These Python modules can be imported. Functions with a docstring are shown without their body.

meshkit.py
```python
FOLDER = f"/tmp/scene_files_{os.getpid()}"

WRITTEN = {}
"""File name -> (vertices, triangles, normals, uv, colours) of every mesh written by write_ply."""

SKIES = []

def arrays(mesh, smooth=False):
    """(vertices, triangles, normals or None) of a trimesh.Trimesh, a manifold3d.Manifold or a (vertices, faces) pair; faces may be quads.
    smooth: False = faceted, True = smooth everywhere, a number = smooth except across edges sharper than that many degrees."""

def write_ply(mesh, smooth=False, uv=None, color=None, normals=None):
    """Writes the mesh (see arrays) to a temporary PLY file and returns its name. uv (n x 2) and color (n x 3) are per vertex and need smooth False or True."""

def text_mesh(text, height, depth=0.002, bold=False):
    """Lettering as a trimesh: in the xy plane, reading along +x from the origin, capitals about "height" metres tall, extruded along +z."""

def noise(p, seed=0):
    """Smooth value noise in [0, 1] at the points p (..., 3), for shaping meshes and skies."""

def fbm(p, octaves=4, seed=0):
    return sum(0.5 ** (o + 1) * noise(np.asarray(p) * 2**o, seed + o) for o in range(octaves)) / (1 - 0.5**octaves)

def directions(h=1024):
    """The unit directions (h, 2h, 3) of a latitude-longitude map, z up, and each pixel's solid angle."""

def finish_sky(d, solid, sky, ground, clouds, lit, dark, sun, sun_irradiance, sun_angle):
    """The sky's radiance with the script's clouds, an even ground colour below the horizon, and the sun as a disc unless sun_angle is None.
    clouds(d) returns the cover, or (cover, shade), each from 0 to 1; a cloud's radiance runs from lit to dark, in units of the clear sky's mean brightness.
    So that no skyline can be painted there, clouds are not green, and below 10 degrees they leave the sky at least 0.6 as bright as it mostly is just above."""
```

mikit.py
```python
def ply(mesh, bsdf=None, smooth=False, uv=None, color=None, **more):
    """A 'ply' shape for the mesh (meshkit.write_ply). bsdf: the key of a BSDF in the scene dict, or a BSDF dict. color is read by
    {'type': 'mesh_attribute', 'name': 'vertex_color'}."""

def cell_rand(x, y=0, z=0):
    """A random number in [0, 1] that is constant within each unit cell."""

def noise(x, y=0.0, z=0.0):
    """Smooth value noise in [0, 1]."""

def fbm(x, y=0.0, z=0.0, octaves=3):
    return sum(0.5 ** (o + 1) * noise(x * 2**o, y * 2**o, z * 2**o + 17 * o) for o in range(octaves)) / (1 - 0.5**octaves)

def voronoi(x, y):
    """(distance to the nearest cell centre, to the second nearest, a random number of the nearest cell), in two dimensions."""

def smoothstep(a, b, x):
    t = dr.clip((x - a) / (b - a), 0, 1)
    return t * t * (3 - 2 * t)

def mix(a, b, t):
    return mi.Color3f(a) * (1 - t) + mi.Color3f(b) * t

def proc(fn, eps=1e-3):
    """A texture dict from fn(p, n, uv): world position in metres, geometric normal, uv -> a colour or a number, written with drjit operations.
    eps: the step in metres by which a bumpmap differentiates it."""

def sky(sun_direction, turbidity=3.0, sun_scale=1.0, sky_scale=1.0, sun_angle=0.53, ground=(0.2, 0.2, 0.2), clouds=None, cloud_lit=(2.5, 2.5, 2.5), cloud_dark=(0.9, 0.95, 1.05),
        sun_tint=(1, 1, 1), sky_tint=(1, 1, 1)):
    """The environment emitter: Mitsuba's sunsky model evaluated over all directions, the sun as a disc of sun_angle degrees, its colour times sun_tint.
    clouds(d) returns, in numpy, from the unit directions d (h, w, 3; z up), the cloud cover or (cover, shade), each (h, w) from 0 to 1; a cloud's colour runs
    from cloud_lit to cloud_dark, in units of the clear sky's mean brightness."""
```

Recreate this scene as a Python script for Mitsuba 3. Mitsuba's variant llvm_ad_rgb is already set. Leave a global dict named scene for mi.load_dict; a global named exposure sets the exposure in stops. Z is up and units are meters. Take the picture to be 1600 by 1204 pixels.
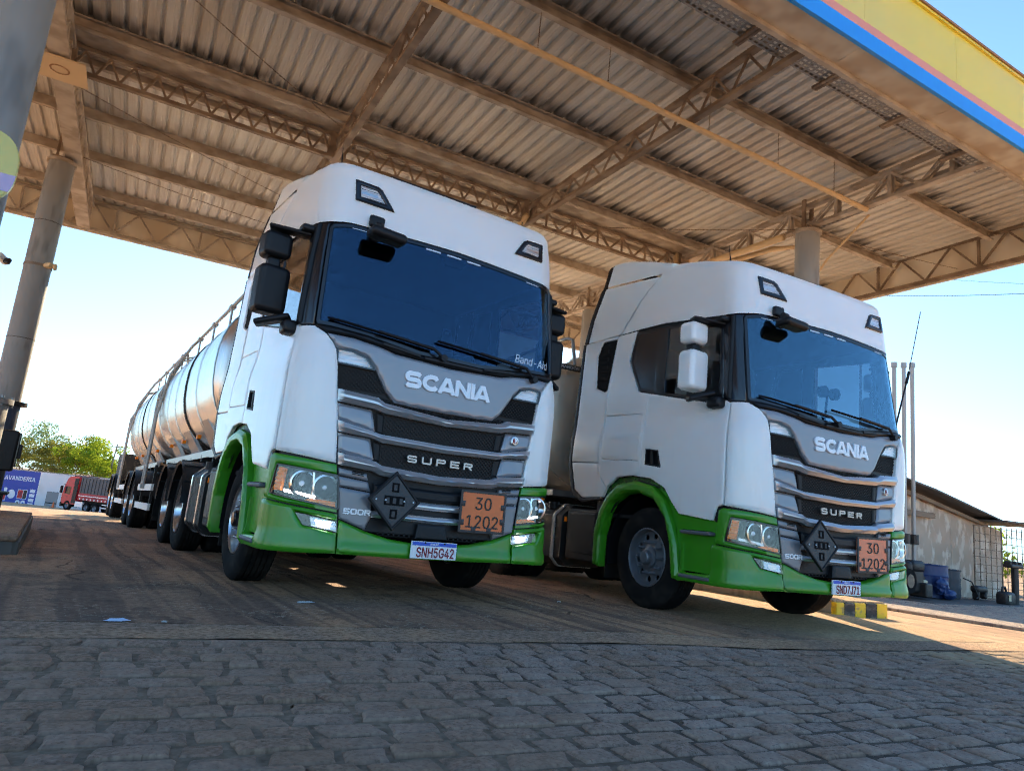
import math, numpy as np, trimesh, shapely, mitsuba as mi, mikit, meshkit, manifold3d as m3
import drjit as dr
from mikit import noise, fbm, voronoi, cell_rand, smoothstep, mix
from shapely.geometry import Polygon, box, LineString, MultiPolygon, Point
from shapely import affinity
T = mi.ScalarTransform4f
PI = math.pi
scene, labels = {'type': 'scene'}, {}

# ---------------------------------------------------------------- camera, sky, exposure
CAM = np.array([-2.58, -4.995, 0.767])
YAW, PITCH, ROLL, FOC = 0.56423, 0.18627, 0.09868, 1077.8
_f = np.array([math.sin(YAW)*math.cos(PITCH), math.cos(YAW)*math.cos(PITCH), math.sin(PITCH)])
_r = np.cross(_f, [0, 0, 1]); _r /= np.linalg.norm(_r); _u = np.cross(_r, _f)
UPV = math.cos(ROLL)*_u - math.sin(ROLL)*_r
scene['camera'] = {'type': 'perspective', 'fov': math.degrees(2*math.atan(800/FOC)), 'fov_axis': 'x', 'near_clip': 0.05, 'far_clip': 900.0,
                   'to_world': T().look_at(origin=CAM.tolist(), target=(CAM+_f).tolist(), up=UPV.tolist())}
SUN_AZ, SUN_EL = math.radians(33), math.radians(27)
scene['sky'] = mikit.sky([math.sin(SUN_AZ)*math.cos(SUN_EL), math.cos(SUN_AZ)*math.cos(SUN_EL), math.sin(SUN_EL)], turbidity=1.9, ground=(.30, .21, .14), sky_tint=(.76, .95, 1.10))
exposure = 3.4

AZ = 0.06558                       # the canopy's axes against the first truck's
CA, SA = math.cos(AZ), math.sin(AZ)
def can2w(x, y, z=0.0): return np.array([CA*x + SA*y, -SA*x + CA*y, z])
MCAN = T().rotate([0, 0, 1], -math.degrees(AZ))
def sstep(a, b, x):
    t = np.clip((np.asarray(x, float)-a)/(b-a), 0, 1); return t*t*(3-2*t)
def gz(x, y):                      # the ground's height: level under the trucks' fronts, falling gently to the back and to the right
    x, y = np.asarray(x, float), np.asarray(y, float)
    d = np.maximum(y-1.4, 0)
    z = -0.018*np.minimum(d, 16.6) - 0.0435*np.clip(d-16.6, 0, 70)
    return z - 0.031*sstep(1.2, 2.4, x) - 0.2*sstep(6.8, 14, x)
rng = np.random.default_rng(7)

# ---------------------------------------------------------------- materials
def rgb(*c): return {'type': 'rgb', 'value': [float(v) for v in c]}
def prin(c, rough=.5, metal=0., spec=.5, cc=0., ccg=.95, **k):
    d = {'type': 'principled', 'base_color': c if isinstance(c, dict) else rgb(*c), 'roughness': rough if isinstance(rough, dict) else float(rough), 'metallic': metal, 'specular': spec}
    if cc: d.update(clearcoat=cc, clearcoat_gloss=ccg)
    d.update(k); return {'type': 'twosided', 'b': d}
def M(key, d): scene[key] = d; return key
def canxy(p): return p.x*CA - p.y*SA, p.x*SA + p.y*CA
def t_white(p, n, uv):
    d = fbm(p.x*3, p.y*3, p.z*2)
    low = smoothstep(1.5, .4, p.z)*.5*fbm(p.x*14, p.y*14, p.z*5)
    st = smoothstep(.5, .8, fbm(p.x*11, p.y*11, p.z*1.3))*smoothstep(2.4, .9, p.z)
    return mix((.81, .81, .80), (.55, .47, .38), .06*d + .42*low + .10*st)
M('white_paint', prin(mikit.proc(t_white), .22, 0, .55, 1.0, .985))
def t_green(p, n, uv):
    d = smoothstep(.45, .8, fbm(p.x*9, p.y*9, p.z*4))*smoothstep(.9, .3, p.z)
    return mix((.036, .245, .008), (.17, .16, .07), .28*d)
M('green_paint', prin(mikit.proc(t_green), .3, 0, .5, .8, .96))
M('silver_paint', prin((.25, .257, .28), .28, .3, .5, .7, .95))
M('silver_dark', prin((.19, .19, .205), .34, .25, .5, .6, .95))
M('silver_bar', prin((.44, .45, .48), .20, .6, .5, .8, .97))
M('black_plastic', prin((.008, .009, .011), .45, 0, .3))
M('black_gloss', prin((.006, .007, .010), .16, 0, .5, .6, .96))
M('black_matte', prin((.005, .005, .006), .8, 0, .15))
def t_rubber(p, n, uv): return mix((.009, .009, .0095), (.04, .032, .026), .5*smoothstep(.4, .8, fbm(p.x*7, p.y*7, p.z*7)))
M('rubber', prin(mikit.proc(t_rubber), .85, 0, .12))
M('rim_rear', prin((.62, .64, .67), .22, .95))
M('rim_grey', prin((.17, .18, .20), .42, .5))
M('rim_alloy', prin((.62, .64, .67), .22, .95))
M('chrome', prin((.78, .78, .79), .08, 1.0))
M('letter_white', prin((.74, .76, .80), .3, .25))
M('letter_grey', prin((.56, .52, .47), .3, .4))
M('grey_step', prin((.10, .105, .11), .55))
M('frame_black', prin((.014, .0135, .013), .6, 0, .3))
M('amber', prin((.98, .23, .003), .5, .0, .25))
M('lens_white', prin((.74, .76, .80), .22, .25, .5, .5))
M('reflector_bright', prin((.90, .91, .93), .30, .30, .5, .3))
M('lamp_lit', {'type': 'diffuse', 'reflectance': rgb(.7, .7, .7)})
M('glass_clear', {'type': 'thindielectric', 'int_ior': 1.5})
M('glass_wind', {'type': 'thindielectric', 'int_ior': 1.95, 'specular_transmittance': rgb(.26, .38, .46), 'specular_reflectance': rgb(.45, .78, 1)})
M('glass_dark', {'type': 'thindielectric', 'int_ior': 1.55, 'specular_transmittance': rgb(.22, .24, .26)})
M('glass_side', {'type': 'thindielectric', 'int_ior': 1.5, 'specular_transmittance': rgb(.62, .66, .68)})
M('orange_panel', prin((.80, .19, .055), .5))
M('orange_pale', prin((.86, .27, .14), .5))
M('print_black', prin((.018, .016, .016), .5))
M('plate_white', prin((.78, .79, .80), .4))
M('plate_blue', prin((.03, .10, .52), .4))
M('plate_red', prin((.22, .015, .03), .4))
M('placard_black', prin((.020, .022, .027), .38, 0, .5))
M('interior', prin((.016, .016, .018), .85, 0, .2))
def t_steel(p, n, uv):
    d = fbm(p.x*2, p.y*.8, p.z*6); s = smoothstep(.5, .8, fbm(p.x*5, p.y*5, p.z*1.2))
    return mix((.80, .79, .77), (.60, .52, .43), .3*d + .3*s)
M('tank_steel', prin(mikit.proc(t_steel), .27, .9))
M('steel_dull', prin((.42, .41, .40), .4, .8))
M('galv', prin((.36, .36, .35), .5, .5))
M('guard_white', prin((.68, .68, .66), .45))
# canopy
PURL = (-1.12, .42, 2.05, 3.70, 4.50, 6.15, 7.8, 9.6)
def t_sheet(p, n, uv):
    x, y = canxy(p)
    streak = fbm(x*6, y*.6, 0)*.6 + fbm(x*50, y*1.5, 3)*.4
    big = fbm(x*.9, y*.7, 5)
    c = mix((.62, .60, .555), (.46, .41, .345), smoothstep(.35, .7, streak)*.6)
    c = mix(c, (.42, .35, .27), .4*smoothstep(.5, .75, big))
    ribd = dr.abs(x/.2447 - dr.round(x/.2447))
    soot = mi.Float(0)
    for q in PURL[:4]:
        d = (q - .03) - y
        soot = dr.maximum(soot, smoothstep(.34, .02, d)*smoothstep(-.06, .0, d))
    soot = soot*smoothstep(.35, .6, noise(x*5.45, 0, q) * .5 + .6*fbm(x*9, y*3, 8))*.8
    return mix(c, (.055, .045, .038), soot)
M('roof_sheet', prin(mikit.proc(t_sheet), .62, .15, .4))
def t_csteel(p, n, uv):
    a = fbm(p.x*6, p.y*6, p.z*6)
    return mix((.47, .405, .33), (.30, .235, .175), smoothstep(.3, .75, a))
M('canopy_steel', prin(mikit.proc(t_csteel), .6))
def t_csteel2(p, n, uv):
    a = fbm(p.x*5, p.y*5, p.z*5)
    return mix((.27, .20, .14), (.14, .095, .062), smoothstep(.3, .7, a))
M('rusty_steel', prin(mikit.proc(t_csteel2), .65))
def t_fin(p, n, uv):
    x, y = canxy(p)
    st = fbm(x*5, y*5, p.z*.8); dk = fbm(x*1.3, y*1.3, p.z*1.1)
    c = mix((.62, .54, .42), (.47, .36, .25), smoothstep(.3, .7, st))
    return mix(c, (.17, .10, .05), .6*smoothstep(.45, .8, dk)*smoothstep(5.6, 6.1, p.z))
M('fascia_inner', prin(mikit.proc(t_fin), .6))
M('fascia_side', prin(mikit.proc(lambda p, n, uv: mix((.76, .69, .56), (.62, .52, .38), smoothstep(.35, .75, fbm(p.x*3, p.y*3, p.z*1.2)))), .6))
M('conduit_tan', prin((.62, .45, .25), .5))
M('tray_grey', prin((.30, .28, .26), .5, .4))
def t_fy(p, n, uv):
    a = fbm(p.x*.5, p.y*.5, p.z*1.2)
    return mix((.82, .63, .06), (.76, .61, .15), smoothstep(.3, .75, a))
M('fascia_yellow', prin(mikit.proc(t_fy), .35, 0, .5, .4))
M('fascia_blue', prin((.02, .30, .86), .4))
M('fascia_pink', prin((.80, .30, .20), .4))
M('trim_rust', prin((.33, .16, .06), .6))
def t_conc(p, n, uv):
    a = fbm(p.x*4, p.y*4, p.z*1.5); b = smoothstep(.55, .75, fbm(p.x*9, p.y*9, p.z*2+9))
    return mix(mix((.34, .33, .31), (.22, .21, .20), a), (.13, .12, .11), .5*b)
M('column_concrete', prin(mikit.proc(t_conc), .65))
M('dirty_concrete', prin(mikit.proc(lambda p, n, uv: mix((.15, .12, .10), (.07, .062, .056), fbm(p.x*5, p.y*5, p.z*5))), .8))
M('column_grey', prin(mikit.proc(lambda p, n, uv: mix((.27, .285, .29), (.17, .18, .185), smoothstep(.4, .75, fbm(p.x*6, p.y*6, p.z*1.6)))), .5))
# ground
def t_dirt(p, n, uv):
    a = fbm(p.x*.6, p.y*.6, 1); b = fbm(p.x*7, p.y*7, 2); tr = fbm(p.x*5.5, p.y*.25, 4)
    c = mix((.55, .36, .21), (.43, .27, .16), smoothstep(.3, .7, a))
    c = mix(c, (.25, .175, .12), .45*smoothstep(.45, .75, tr))
    return c*(.8 + .4*b)
M('dirt', {'type': 'bumpmap', 'scale': 1.0, 'arbitrary': mikit.proc(lambda p, n, uv: .02*fbm(p.x*9, p.y*9) + .008*fbm(p.x*40, p.y*40), 4e-3), 'bsdf': prin(mikit.proc(t_dirt), .9, 0, .2)})
def t_apron(p, n, uv):
    a = fbm(p.x*1.1, p.y*1.1, 1, octaves=4); b = fbm(p.x*38, p.y*38, 2); g = fbm(p.x*120, p.y*120, 6); tr = fbm(p.x*9 + .8*noise(p.y*.8), p.y*.30, 4)
    st = smoothstep(.62, .78, fbm(p.x*2.3, p.y*2.3, 7)); dr_ = smoothstep(.70, .76, fbm(p.x*6.5, p.y*6.5, 31))
    c = mix((.31, .172, .098), (.205, .12, .078), smoothstep(.3, .7, a))
    c = mix(c, (.09, .058, .044), .65*smoothstep(.44, .66, tr)*smoothstep(4.0, 1.5, p.x))
    c = mix(c, (.065, .053, .044), .45*st)
    c = mix(c, (.04, .034, .03), .4*dr_)
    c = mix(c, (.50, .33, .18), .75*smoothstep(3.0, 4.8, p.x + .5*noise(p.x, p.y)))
    v1, v2, _ = voronoi(p.x*.55 + .25*noise(p.x*3, p.y*3), p.y*.55 + .25*noise(p.x*3, p.y*3, 4))
    crack = smoothstep(.012, .003, v2 - v1)*smoothstep(.45, .6, noise(p.x*.9, p.y*.9, 3))
    peb = smoothstep(.72, .80, noise(p.x*55, p.y*55, 9))*smoothstep(.5, .65, fbm(p.x*3, p.y*3, 14))
    c = mix(c, (.34, .27, .20), .4*peb)
    return c*(.45 + .75*b + .35*g)*(1-.6*crack)
M('apron', {'type': 'bumpmap', 'scale': 1.0, 'arbitrary': mikit.proc(lambda p, n, uv: .006*fbm(p.x*14, p.y*14) + .003*fbm(p.x*70, p.y*70), 3e-3), 'bsdf': prin(mikit.proc(t_apron), .88, 0, .18)})
def t_strip(p, n, uv):
    a = fbm(p.x*2, p.y*2, 11); b = fbm(p.x*50, p.y*50, 2)
    c = mix((.215, .14, .098), (.295, .178, .107), smoothstep(.3, .75, a))
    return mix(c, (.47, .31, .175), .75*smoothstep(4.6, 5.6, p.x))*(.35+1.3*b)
M('apron_edge', prin(mikit.proc(t_strip), .9, 0, .15))
def t_bed(p, n, uv):
    a = fbm(p.x*3, p.y*3, 3); b = fbm(p.x*40, p.y*40, 2)
    lf = smoothstep(.4, -1.6, p.x + 1.2*noise(p.x*1.5, p.y*1.5))
    return mix(mix((.115, .085, .062), (.075, .058, .045), a), mix((.215, .148, .098), (.16, .115, .08), a), lf)*(.5+1.0*b)
M('paving_bed', prin(mikit.proc(t_bed), .95, 0, .15))
def stone_tex(c1, c2, k):
    def f(p, n, uv):
        a = fbm(p.x*9+k, p.y*9, 3); b = fbm(p.x*70, p.y*70, k); dust = smoothstep(.42, .68, fbm(p.x*4.5, p.y*4.5, 21))
        left = smoothstep(.7, -1.7, p.x + .9*noise(p.x*1.3, p.y*1.3))
        pit = smoothstep(.60, .72, fbm(p.x*110, p.y*110, k+5))
        c = mix(c1, c2, a)*(.62 + .76*b)*(1-.4*pit)
        c = mix(c, mi.Color3f(.235, .135, .082)*(.5+1.0*b), .5*dust + .75*left*(1-dust))
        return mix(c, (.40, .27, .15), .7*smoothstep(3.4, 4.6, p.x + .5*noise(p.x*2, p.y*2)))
    return f
for i, (c1, c2) in enumerate((((.32, .222, .168), (.205, .146, .114)), ((.35, .252, .194), (.245, .176, .138)), ((.25, .167, .122), (.355, .25, .187)))):
    M(f'stone_{"abc"[i]}', {'type': 'bumpmap', 'scale': 1.0, 'arbitrary': mikit.proc(lambda p, n, uv, i=i: .018*fbm(p.x*14+i, p.y*14) + .006*fbm(p.x*55, p.y*55, i), 3e-3), 'bsdf': prin(mikit.proc(stone_tex(c1, c2, i*3.7)), .82, 0, .22)})

# ---------------------------------------------------------------- mesh helpers
def cat(ms): return trimesh.util.concatenate([m for m in ms if m is not None])
def bx(c, s, rot=None):
    m = trimesh.creation.box(extents=s)
    if rot is not None: m.apply_transform(trimesh.transformations.euler_matrix(*rot))
    m.apply_translation(c); return m
def b2(lo, hi): lo, hi = np.array(lo, float), np.array(hi, float); return bx((lo+hi)/2, hi-lo)
def frame_to(p, q, up=(0, 0, 1)):
    p, q = np.array(p, float), np.array(q, float); d = q-p; L = np.linalg.norm(d); d = d/L
    up = np.array(up, float)
    if abs(d@up) > .97: up = np.array([1., 0, 0])
    a = np.cross(up, d); a /= np.linalg.norm(a); b = np.cross(d, a)
    m = np.eye(4); m[:3, 0], m[:3, 1], m[:3, 2], m[:3, 3] = a, b, d, (p+q)/2
    return m, L
def bar(p, q, w, h=None, up=(0, 0, 1)):
    m, L = frame_to(p, q, up); return trimesh.creation.box(extents=(w, h or w, L), transform=m)
def tube(p, q, r, n=10, r2=None):
    m, L = frame_to(p, q); c = trimesh.creation.cylinder(radius=1, height=L, sections=n)
    t = (c.vertices[:, 2]/L+.5)[:, None]; c.vertices[:, :2] *= r + ((r2 if r2 else r)-r)*t
    c.apply_transform(m); return c
def pipe(pts, r, n=8):
    pts = np.array(pts, float); N = len(pts); rings = []; prev = None
    for i in range(N):
        d = pts[min(i+1, N-1)]-pts[max(i-1, 0)]; d /= np.linalg.norm(d)
        if prev is None: a = np.cross(d, [0, 0, 1] if abs(d[2]) < .9 else [1, 0, 0])
        else: a = prev - d*(prev@d)
        a /= np.linalg.norm(a); prev = a; b = np.cross(d, a)
        t = np.linspace(0, 2*PI, n, endpoint=False)[:, None]
        rings.append(pts[i] + r*(np.cos(t)*a + np.sin(t)*b))
    v = np.vstack(rings + [pts[:1], pts[-1:]]); f = []
    for i in range(N-1):
        for k in range(n):
            a, b = i*n+k, i*n+(k+1) % n; f += [[a, b, b+n], [a, b+n, a+n]]
    for k in range(n): f += [[N*n, (k+1) % n, k], [N*n+1, (N-1)*n+k, (N-1)*n+(k+1) % n]]
    return trimesh.Trimesh(v, f, process=False)
def lathe(prof, axis='x', n=48, c=(0, 0, 0)):      # prof: (radius, along)
    prof = np.array(prof, float); t = np.linspace(0, 2*PI, n, endpoint=False)
    r, a = prof[:, 0][:, None], prof[:, 1][:, None] + 0*t
    if axis == 'x': v = np.stack([a, r*np.cos(t), r*np.sin(t)], -1)
    elif axis == 'y': v = np.stack([r*np.sin(t), a, r*np.cos(t)], -1)
    else: v = np.stack([r*np.cos(t), r*np.sin(t), a], -1)
    v = v.reshape(-1, 3) + np.array(c); f = []; m = len(prof)
    for i in range(m-1):
        for k in range(n):
            p, q = i*n+k, i*n+(k+1) % n; f += [[p, q, q+n], [p, q+n, p+n]]
    return trimesh.Trimesh(v, f, process=False)
def rbox(c, s, r, n=12, rot=None, taper=None):
    s = np.array(s, float)/2 - r
    pts = [(x*s[0], y*s[1], z*s[2]) for x in (-1, 1) for y in (-1, 1) for z in (-1, 1)]
    if taper: pts = [taper(np.array(p)) for p in pts]
    h = m3.Manifold.batch_hull([m3.Manifold.sphere(r, n).translate([float(v) for v in p]) for p in pts])
    g = h.to_mesh(); m = trimesh.Trimesh(g.vert_properties[:, :3], g.tri_verts, process=False)
    if rot is not None: m.apply_transform(trimesh.transformations.euler_matrix(*rot))
    m.apply_translation(c); return m
def extr(poly, h, plane='xz', at=0.):             # polygon extruded; 'xz': thickness along y from at; 'yz': along x
    gs = getattr(poly, 'geoms', [poly]); m = cat([trimesh.creation.extrude_polygon(g, h, engine='earcut') for g in gs])
    v = m.vertices.copy()
    if plane == 'xz': m.vertices = np.stack([v[:, 0], at + v[:, 2], v[:, 1]], -1); m.invert()
    elif plane == 'yz': m.vertices = np.stack([at + v[:, 2], v[:, 0], v[:, 1]], -1)
    else: m.vertices = v + [0, 0, at]
    return m
def text(s, h, depth=.003, bold=True, sx=1., shear=0.):
    m = meshkit.text_mesh(s, h, depth, bold); v = m.vertices.copy()
    v[:, 0] = (v[:, 0] - v[:, 0].min())*sx + shear*v[:, 1]; m.vertices = v; return m
def strokes(word, h, w, st, gap, slant=0., ser=0.):
    """heavy extended capitals drawn as mitred strokes"""
    r = st/2; L, B, Rr, Tt = r, r, w-r, h-r; m = h/2; c = min(.35*h, .3*w)
    arc = lambda cx, cy, rx, ry, a, b: [(cx+rx*math.cos(math.radians(t)), cy+ry*math.sin(math.radians(t))) for t in np.linspace(a, b, 9)]
    hy = (h-st)/4
    S = [(Rr, Tt-.09*h)] + [(Rr-.12*w, Tt)] + arc(L+hy, Tt-hy, hy, hy, 90, 270) + arc(Rr-hy, B+hy, hy, hy, 90, -90) + [(L+.12*w, B), (L, B+.09*h)]
    C = [(Rr, Tt-.16*h), (Rr-.10*w, Tt-.02*h)] + arc(L+.42*w, m, .42*w, (h-st)/2, 90, 270) + [(Rr-.10*w, B+.02*h), (Rr, B+.16*h)]
    out, x = [], 0.
    for ch in word:
        cw = w; ps = []
        if ch == 'S': ps = [S]
        elif ch == 'C': ps = [C]
        elif ch == 'A': ps = [[(L*.4, 0), (w/2-.02*w, h), ], [(w/2+.02*w, h), (w-L*.4, 0)], [(w*.25, h*.27), (w*.75, h*.27)]]
        elif ch == 'N': ps = [[(L, 0), (L, h)], [(L, h-st*.3), (Rr, st*.3)], [(Rr, 0), (Rr, h)]]
        elif ch == 'I': cw = st; ps = [[(r, 0), (r, h)]]
        elif ch == 'U': ps = [[(L, h)] + [(L, B+hy)] + arc(L+hy, B+hy, hy, hy, 180, 270) + arc(Rr-hy, B+hy, hy, hy, 270, 360) + [(Rr, h)]]
        elif ch in 'PR': ps = [[(L, 0), (L, Tt), (Rr-hy, Tt)] + arc(Rr-hy, Tt-hy, hy, hy, 90, -90) + [(L, m)]] + ([[(w*.5, m), (Rr, 0)]] if ch == 'R' else [])
        elif ch == 'E': ps = [[(w, Tt), (L, Tt), (L, B), (w, B)], [(L, m), (w*.92, m)]]
        elif ch == '0': ps = [arc(L+hy, Tt-hy, hy, hy, 90, 180) + arc(L+hy, B+hy, hy, hy, 180, 270) + arc(Rr-hy, B+hy, hy, hy, 270, 360) + arc(Rr-hy, Tt-hy, hy, hy, 0, 90) + [(L+hy, Tt)]]
        elif ch == '5': ps = [[(w, Tt), (L, Tt), (L, m), (Rr-hy, m)] + arc(Rr-hy, B+hy, hy, hy, 90, -90) + [(0, B)]]
        g = shapely.union_all([LineString(p).buffer(r, cap_style=2, join_style=2 if ch in 'EN5' else 1) for p in ps]).intersection(box(-.2*w, 0, w*1.2, h))
        out.append(affinity.translate(g, x, 0)); x += cw + (gap if ch != 'I' else gap)
    return shapely.union_all(out) if gap < 0 else out
def solid(polys, depth):
    ms = []
    for p in (polys if isinstance(polys, list) else [polys]):
        for g in getattr(p, 'geoms', [p]): ms.append(trimesh.creation.extrude_polygon(g, depth, engine='earcut'))
    return cat(ms)
class Kit:
    """A thing's parts: (key after the thing's name, ply dict, material, label)."""
    def __init__(self): self.items, self.used = [], {}
    def group(self, name, parent=''):
        k = (parent + '__' if parent else '') + name; n = self.used.get(k, 0); self.used[k] = n+1
        return k if n == 0 else f'{k}_{n:03d}'
    def add(self, name, mesh, mat, smooth=False, parent='', label=None, kind=None):
        k = self.group(name, parent); self.items.append((k, mikit.ply(mesh, None, smooth), mat, label, kind)); return k
    def place(self, root, label, category, tw=None, group=None, swap={}, skip=(), relabel={}):
        if label:
            labels[root] = {'label': label, 'category': category}
            if group: labels[root]['group'] = group
        for k, d, mat, lab, kind in self.items:
            if any(k == s or k.startswith(s + '__') for s in skip): continue
            e = {**d, 'bsdf': {'type': 'ref', 'id': swap.get(k, swap.get(mat, mat))}}
            if tw is not None: e['to_world'] = tw
            key = root + '__' + k; scene[key] = e
            lab = relabel.get(k, lab)
            if lab or kind: labels[key] = {**({'label': lab} if lab else {}), **({'kind': kind} if kind else {})}
def single(name, mesh, mat, label, category, smooth=False, group=None, tw=None):
    e = mikit.ply(mesh, mat, smooth)
    if tw is not None: e['to_world'] = tw
    scene[name] = e; labels[name] = {'label': label, 'category': category}
    if group: labels[name]['group'] = group
def struct(name, mesh, mat, smooth=False, **k):
    scene[name] = mikit.ply(mesh, mat, smooth, **k); labels[name] = {'kind': 'structure'}
# ---------------------------------------------------------------- the truck: a skin of panels laid on an unrolled cab surface (s round the plan, z up)
RC, BOW = .27, .06
ZW, WW = [.2, 1.0, 1.75, 2.05, 3.0, 3.4, 3.6, 4.2], [1.235, 1.245, 1.24, 1.212, 1.188, 1.17, 1.14, 1.03]
ZY, YY = [.2, .45, 1.0, 1.9, 2.05, 3.0, 3.2, 3.4, 3.6, 4.2], [.05, .03, .05, .055, .065, .20, .215, .25, .33, .9]
def plan(z):
    w, y0 = np.interp(z, ZW, WW), np.interp(z, ZY, YY); xf = w - RC*.88
    for _ in range(6): xf = w - RC*(1-np.sin(np.arctan(2*BOW*xf)))
    ph = np.arctan(2*BOW*xf)
    return w, y0, xf, ph, y0 + BOW*xf**2 + RC*np.cos(ph), xf + RC*(PI/2-ph)
def surf(s, z, off=0.):
    s, z = np.asarray(s, float), np.asarray(z, float); w, y0, xf, ph, ys, sc = plan(z)
    a, sg = np.abs(s), np.where(s < 0, -1., 1.)
    ang = np.clip(ph + (a-xf)/RC, ph, PI/2); fr = a <= xf
    angf = np.where(fr, np.arctan(2*BOW*np.minimum(a, xf)), ang)
    x = np.where(fr, a, xf + RC*(np.sin(ang)-np.sin(ph))); x = np.where(a > sc, w, x)
    y = np.where(fr, y0 + BOW*a**2, y0 + BOW*xf**2 + RC*(np.cos(ph)-np.cos(ang))); y = np.where(a > sc, ys + a-sc, y)
    return np.stack([sg*(x + off*np.sin(angf)), y - off*np.cos(angf), z], -1)
def FX(x, z):
    w, y0, xf, ph, ys, sc = plan(z); a = abs(x)
    s = a if a <= xf else xf + RC*(math.asin(min(1, math.sin(ph)+(a-xf)/RC)) - ph)
    return (math.copysign(s, x), z)
def SY(sd, y, z):
    w, y0, xf, ph, ys, sc = plan(z)
    s = sc + y-ys if y >= ys else xf + RC*(math.acos(max(-1, min(1, math.cos(ph)-(y-y0-BOW*xf**2)/RC))) - ph)
    return (sd*s, z)
def PG(sd, *pts):
    """polygon in (s, z) from ('f', x, z) front points (x > 0, mirrored by sd) and ('s', y, z) side points"""
    out = []; n = len(pts)
    for i in range(n):
        a, b = pts[i], pts[(i+1) % n]
        k = max(1, int(math.hypot(a[1]-b[1], a[2]-b[2])/.08)) if a[0] == b[0] else 1
        for j in range(k):
            u = a[1] + (b[1]-a[1])*j/k; z = a[2] + (b[2]-a[2])*j/k
            out.append(FX(sd*u, z) if a[0] == 'f' else SY(sd, u, z))
    return Polygon(out).buffer(0)
def PS(sd, pts): return PG(sd, *[('s', *p) for p in pts])
def PC(half):                                      # symmetric front polygon from its right half, top centre to bottom centre
    return PG(1, *[('f', *p) for p in half]).union(PG(-1, *[('f', *p) for p in half])).buffer(0)
def PF(sd, pts): return PG(sd, *[('f', *p) for p in pts])
def earcut(poly):
    try: v, f = trimesh.creation.triangulate_polygon(poly, engine='earcut')
    except Exception: return None
    return v, f
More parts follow.
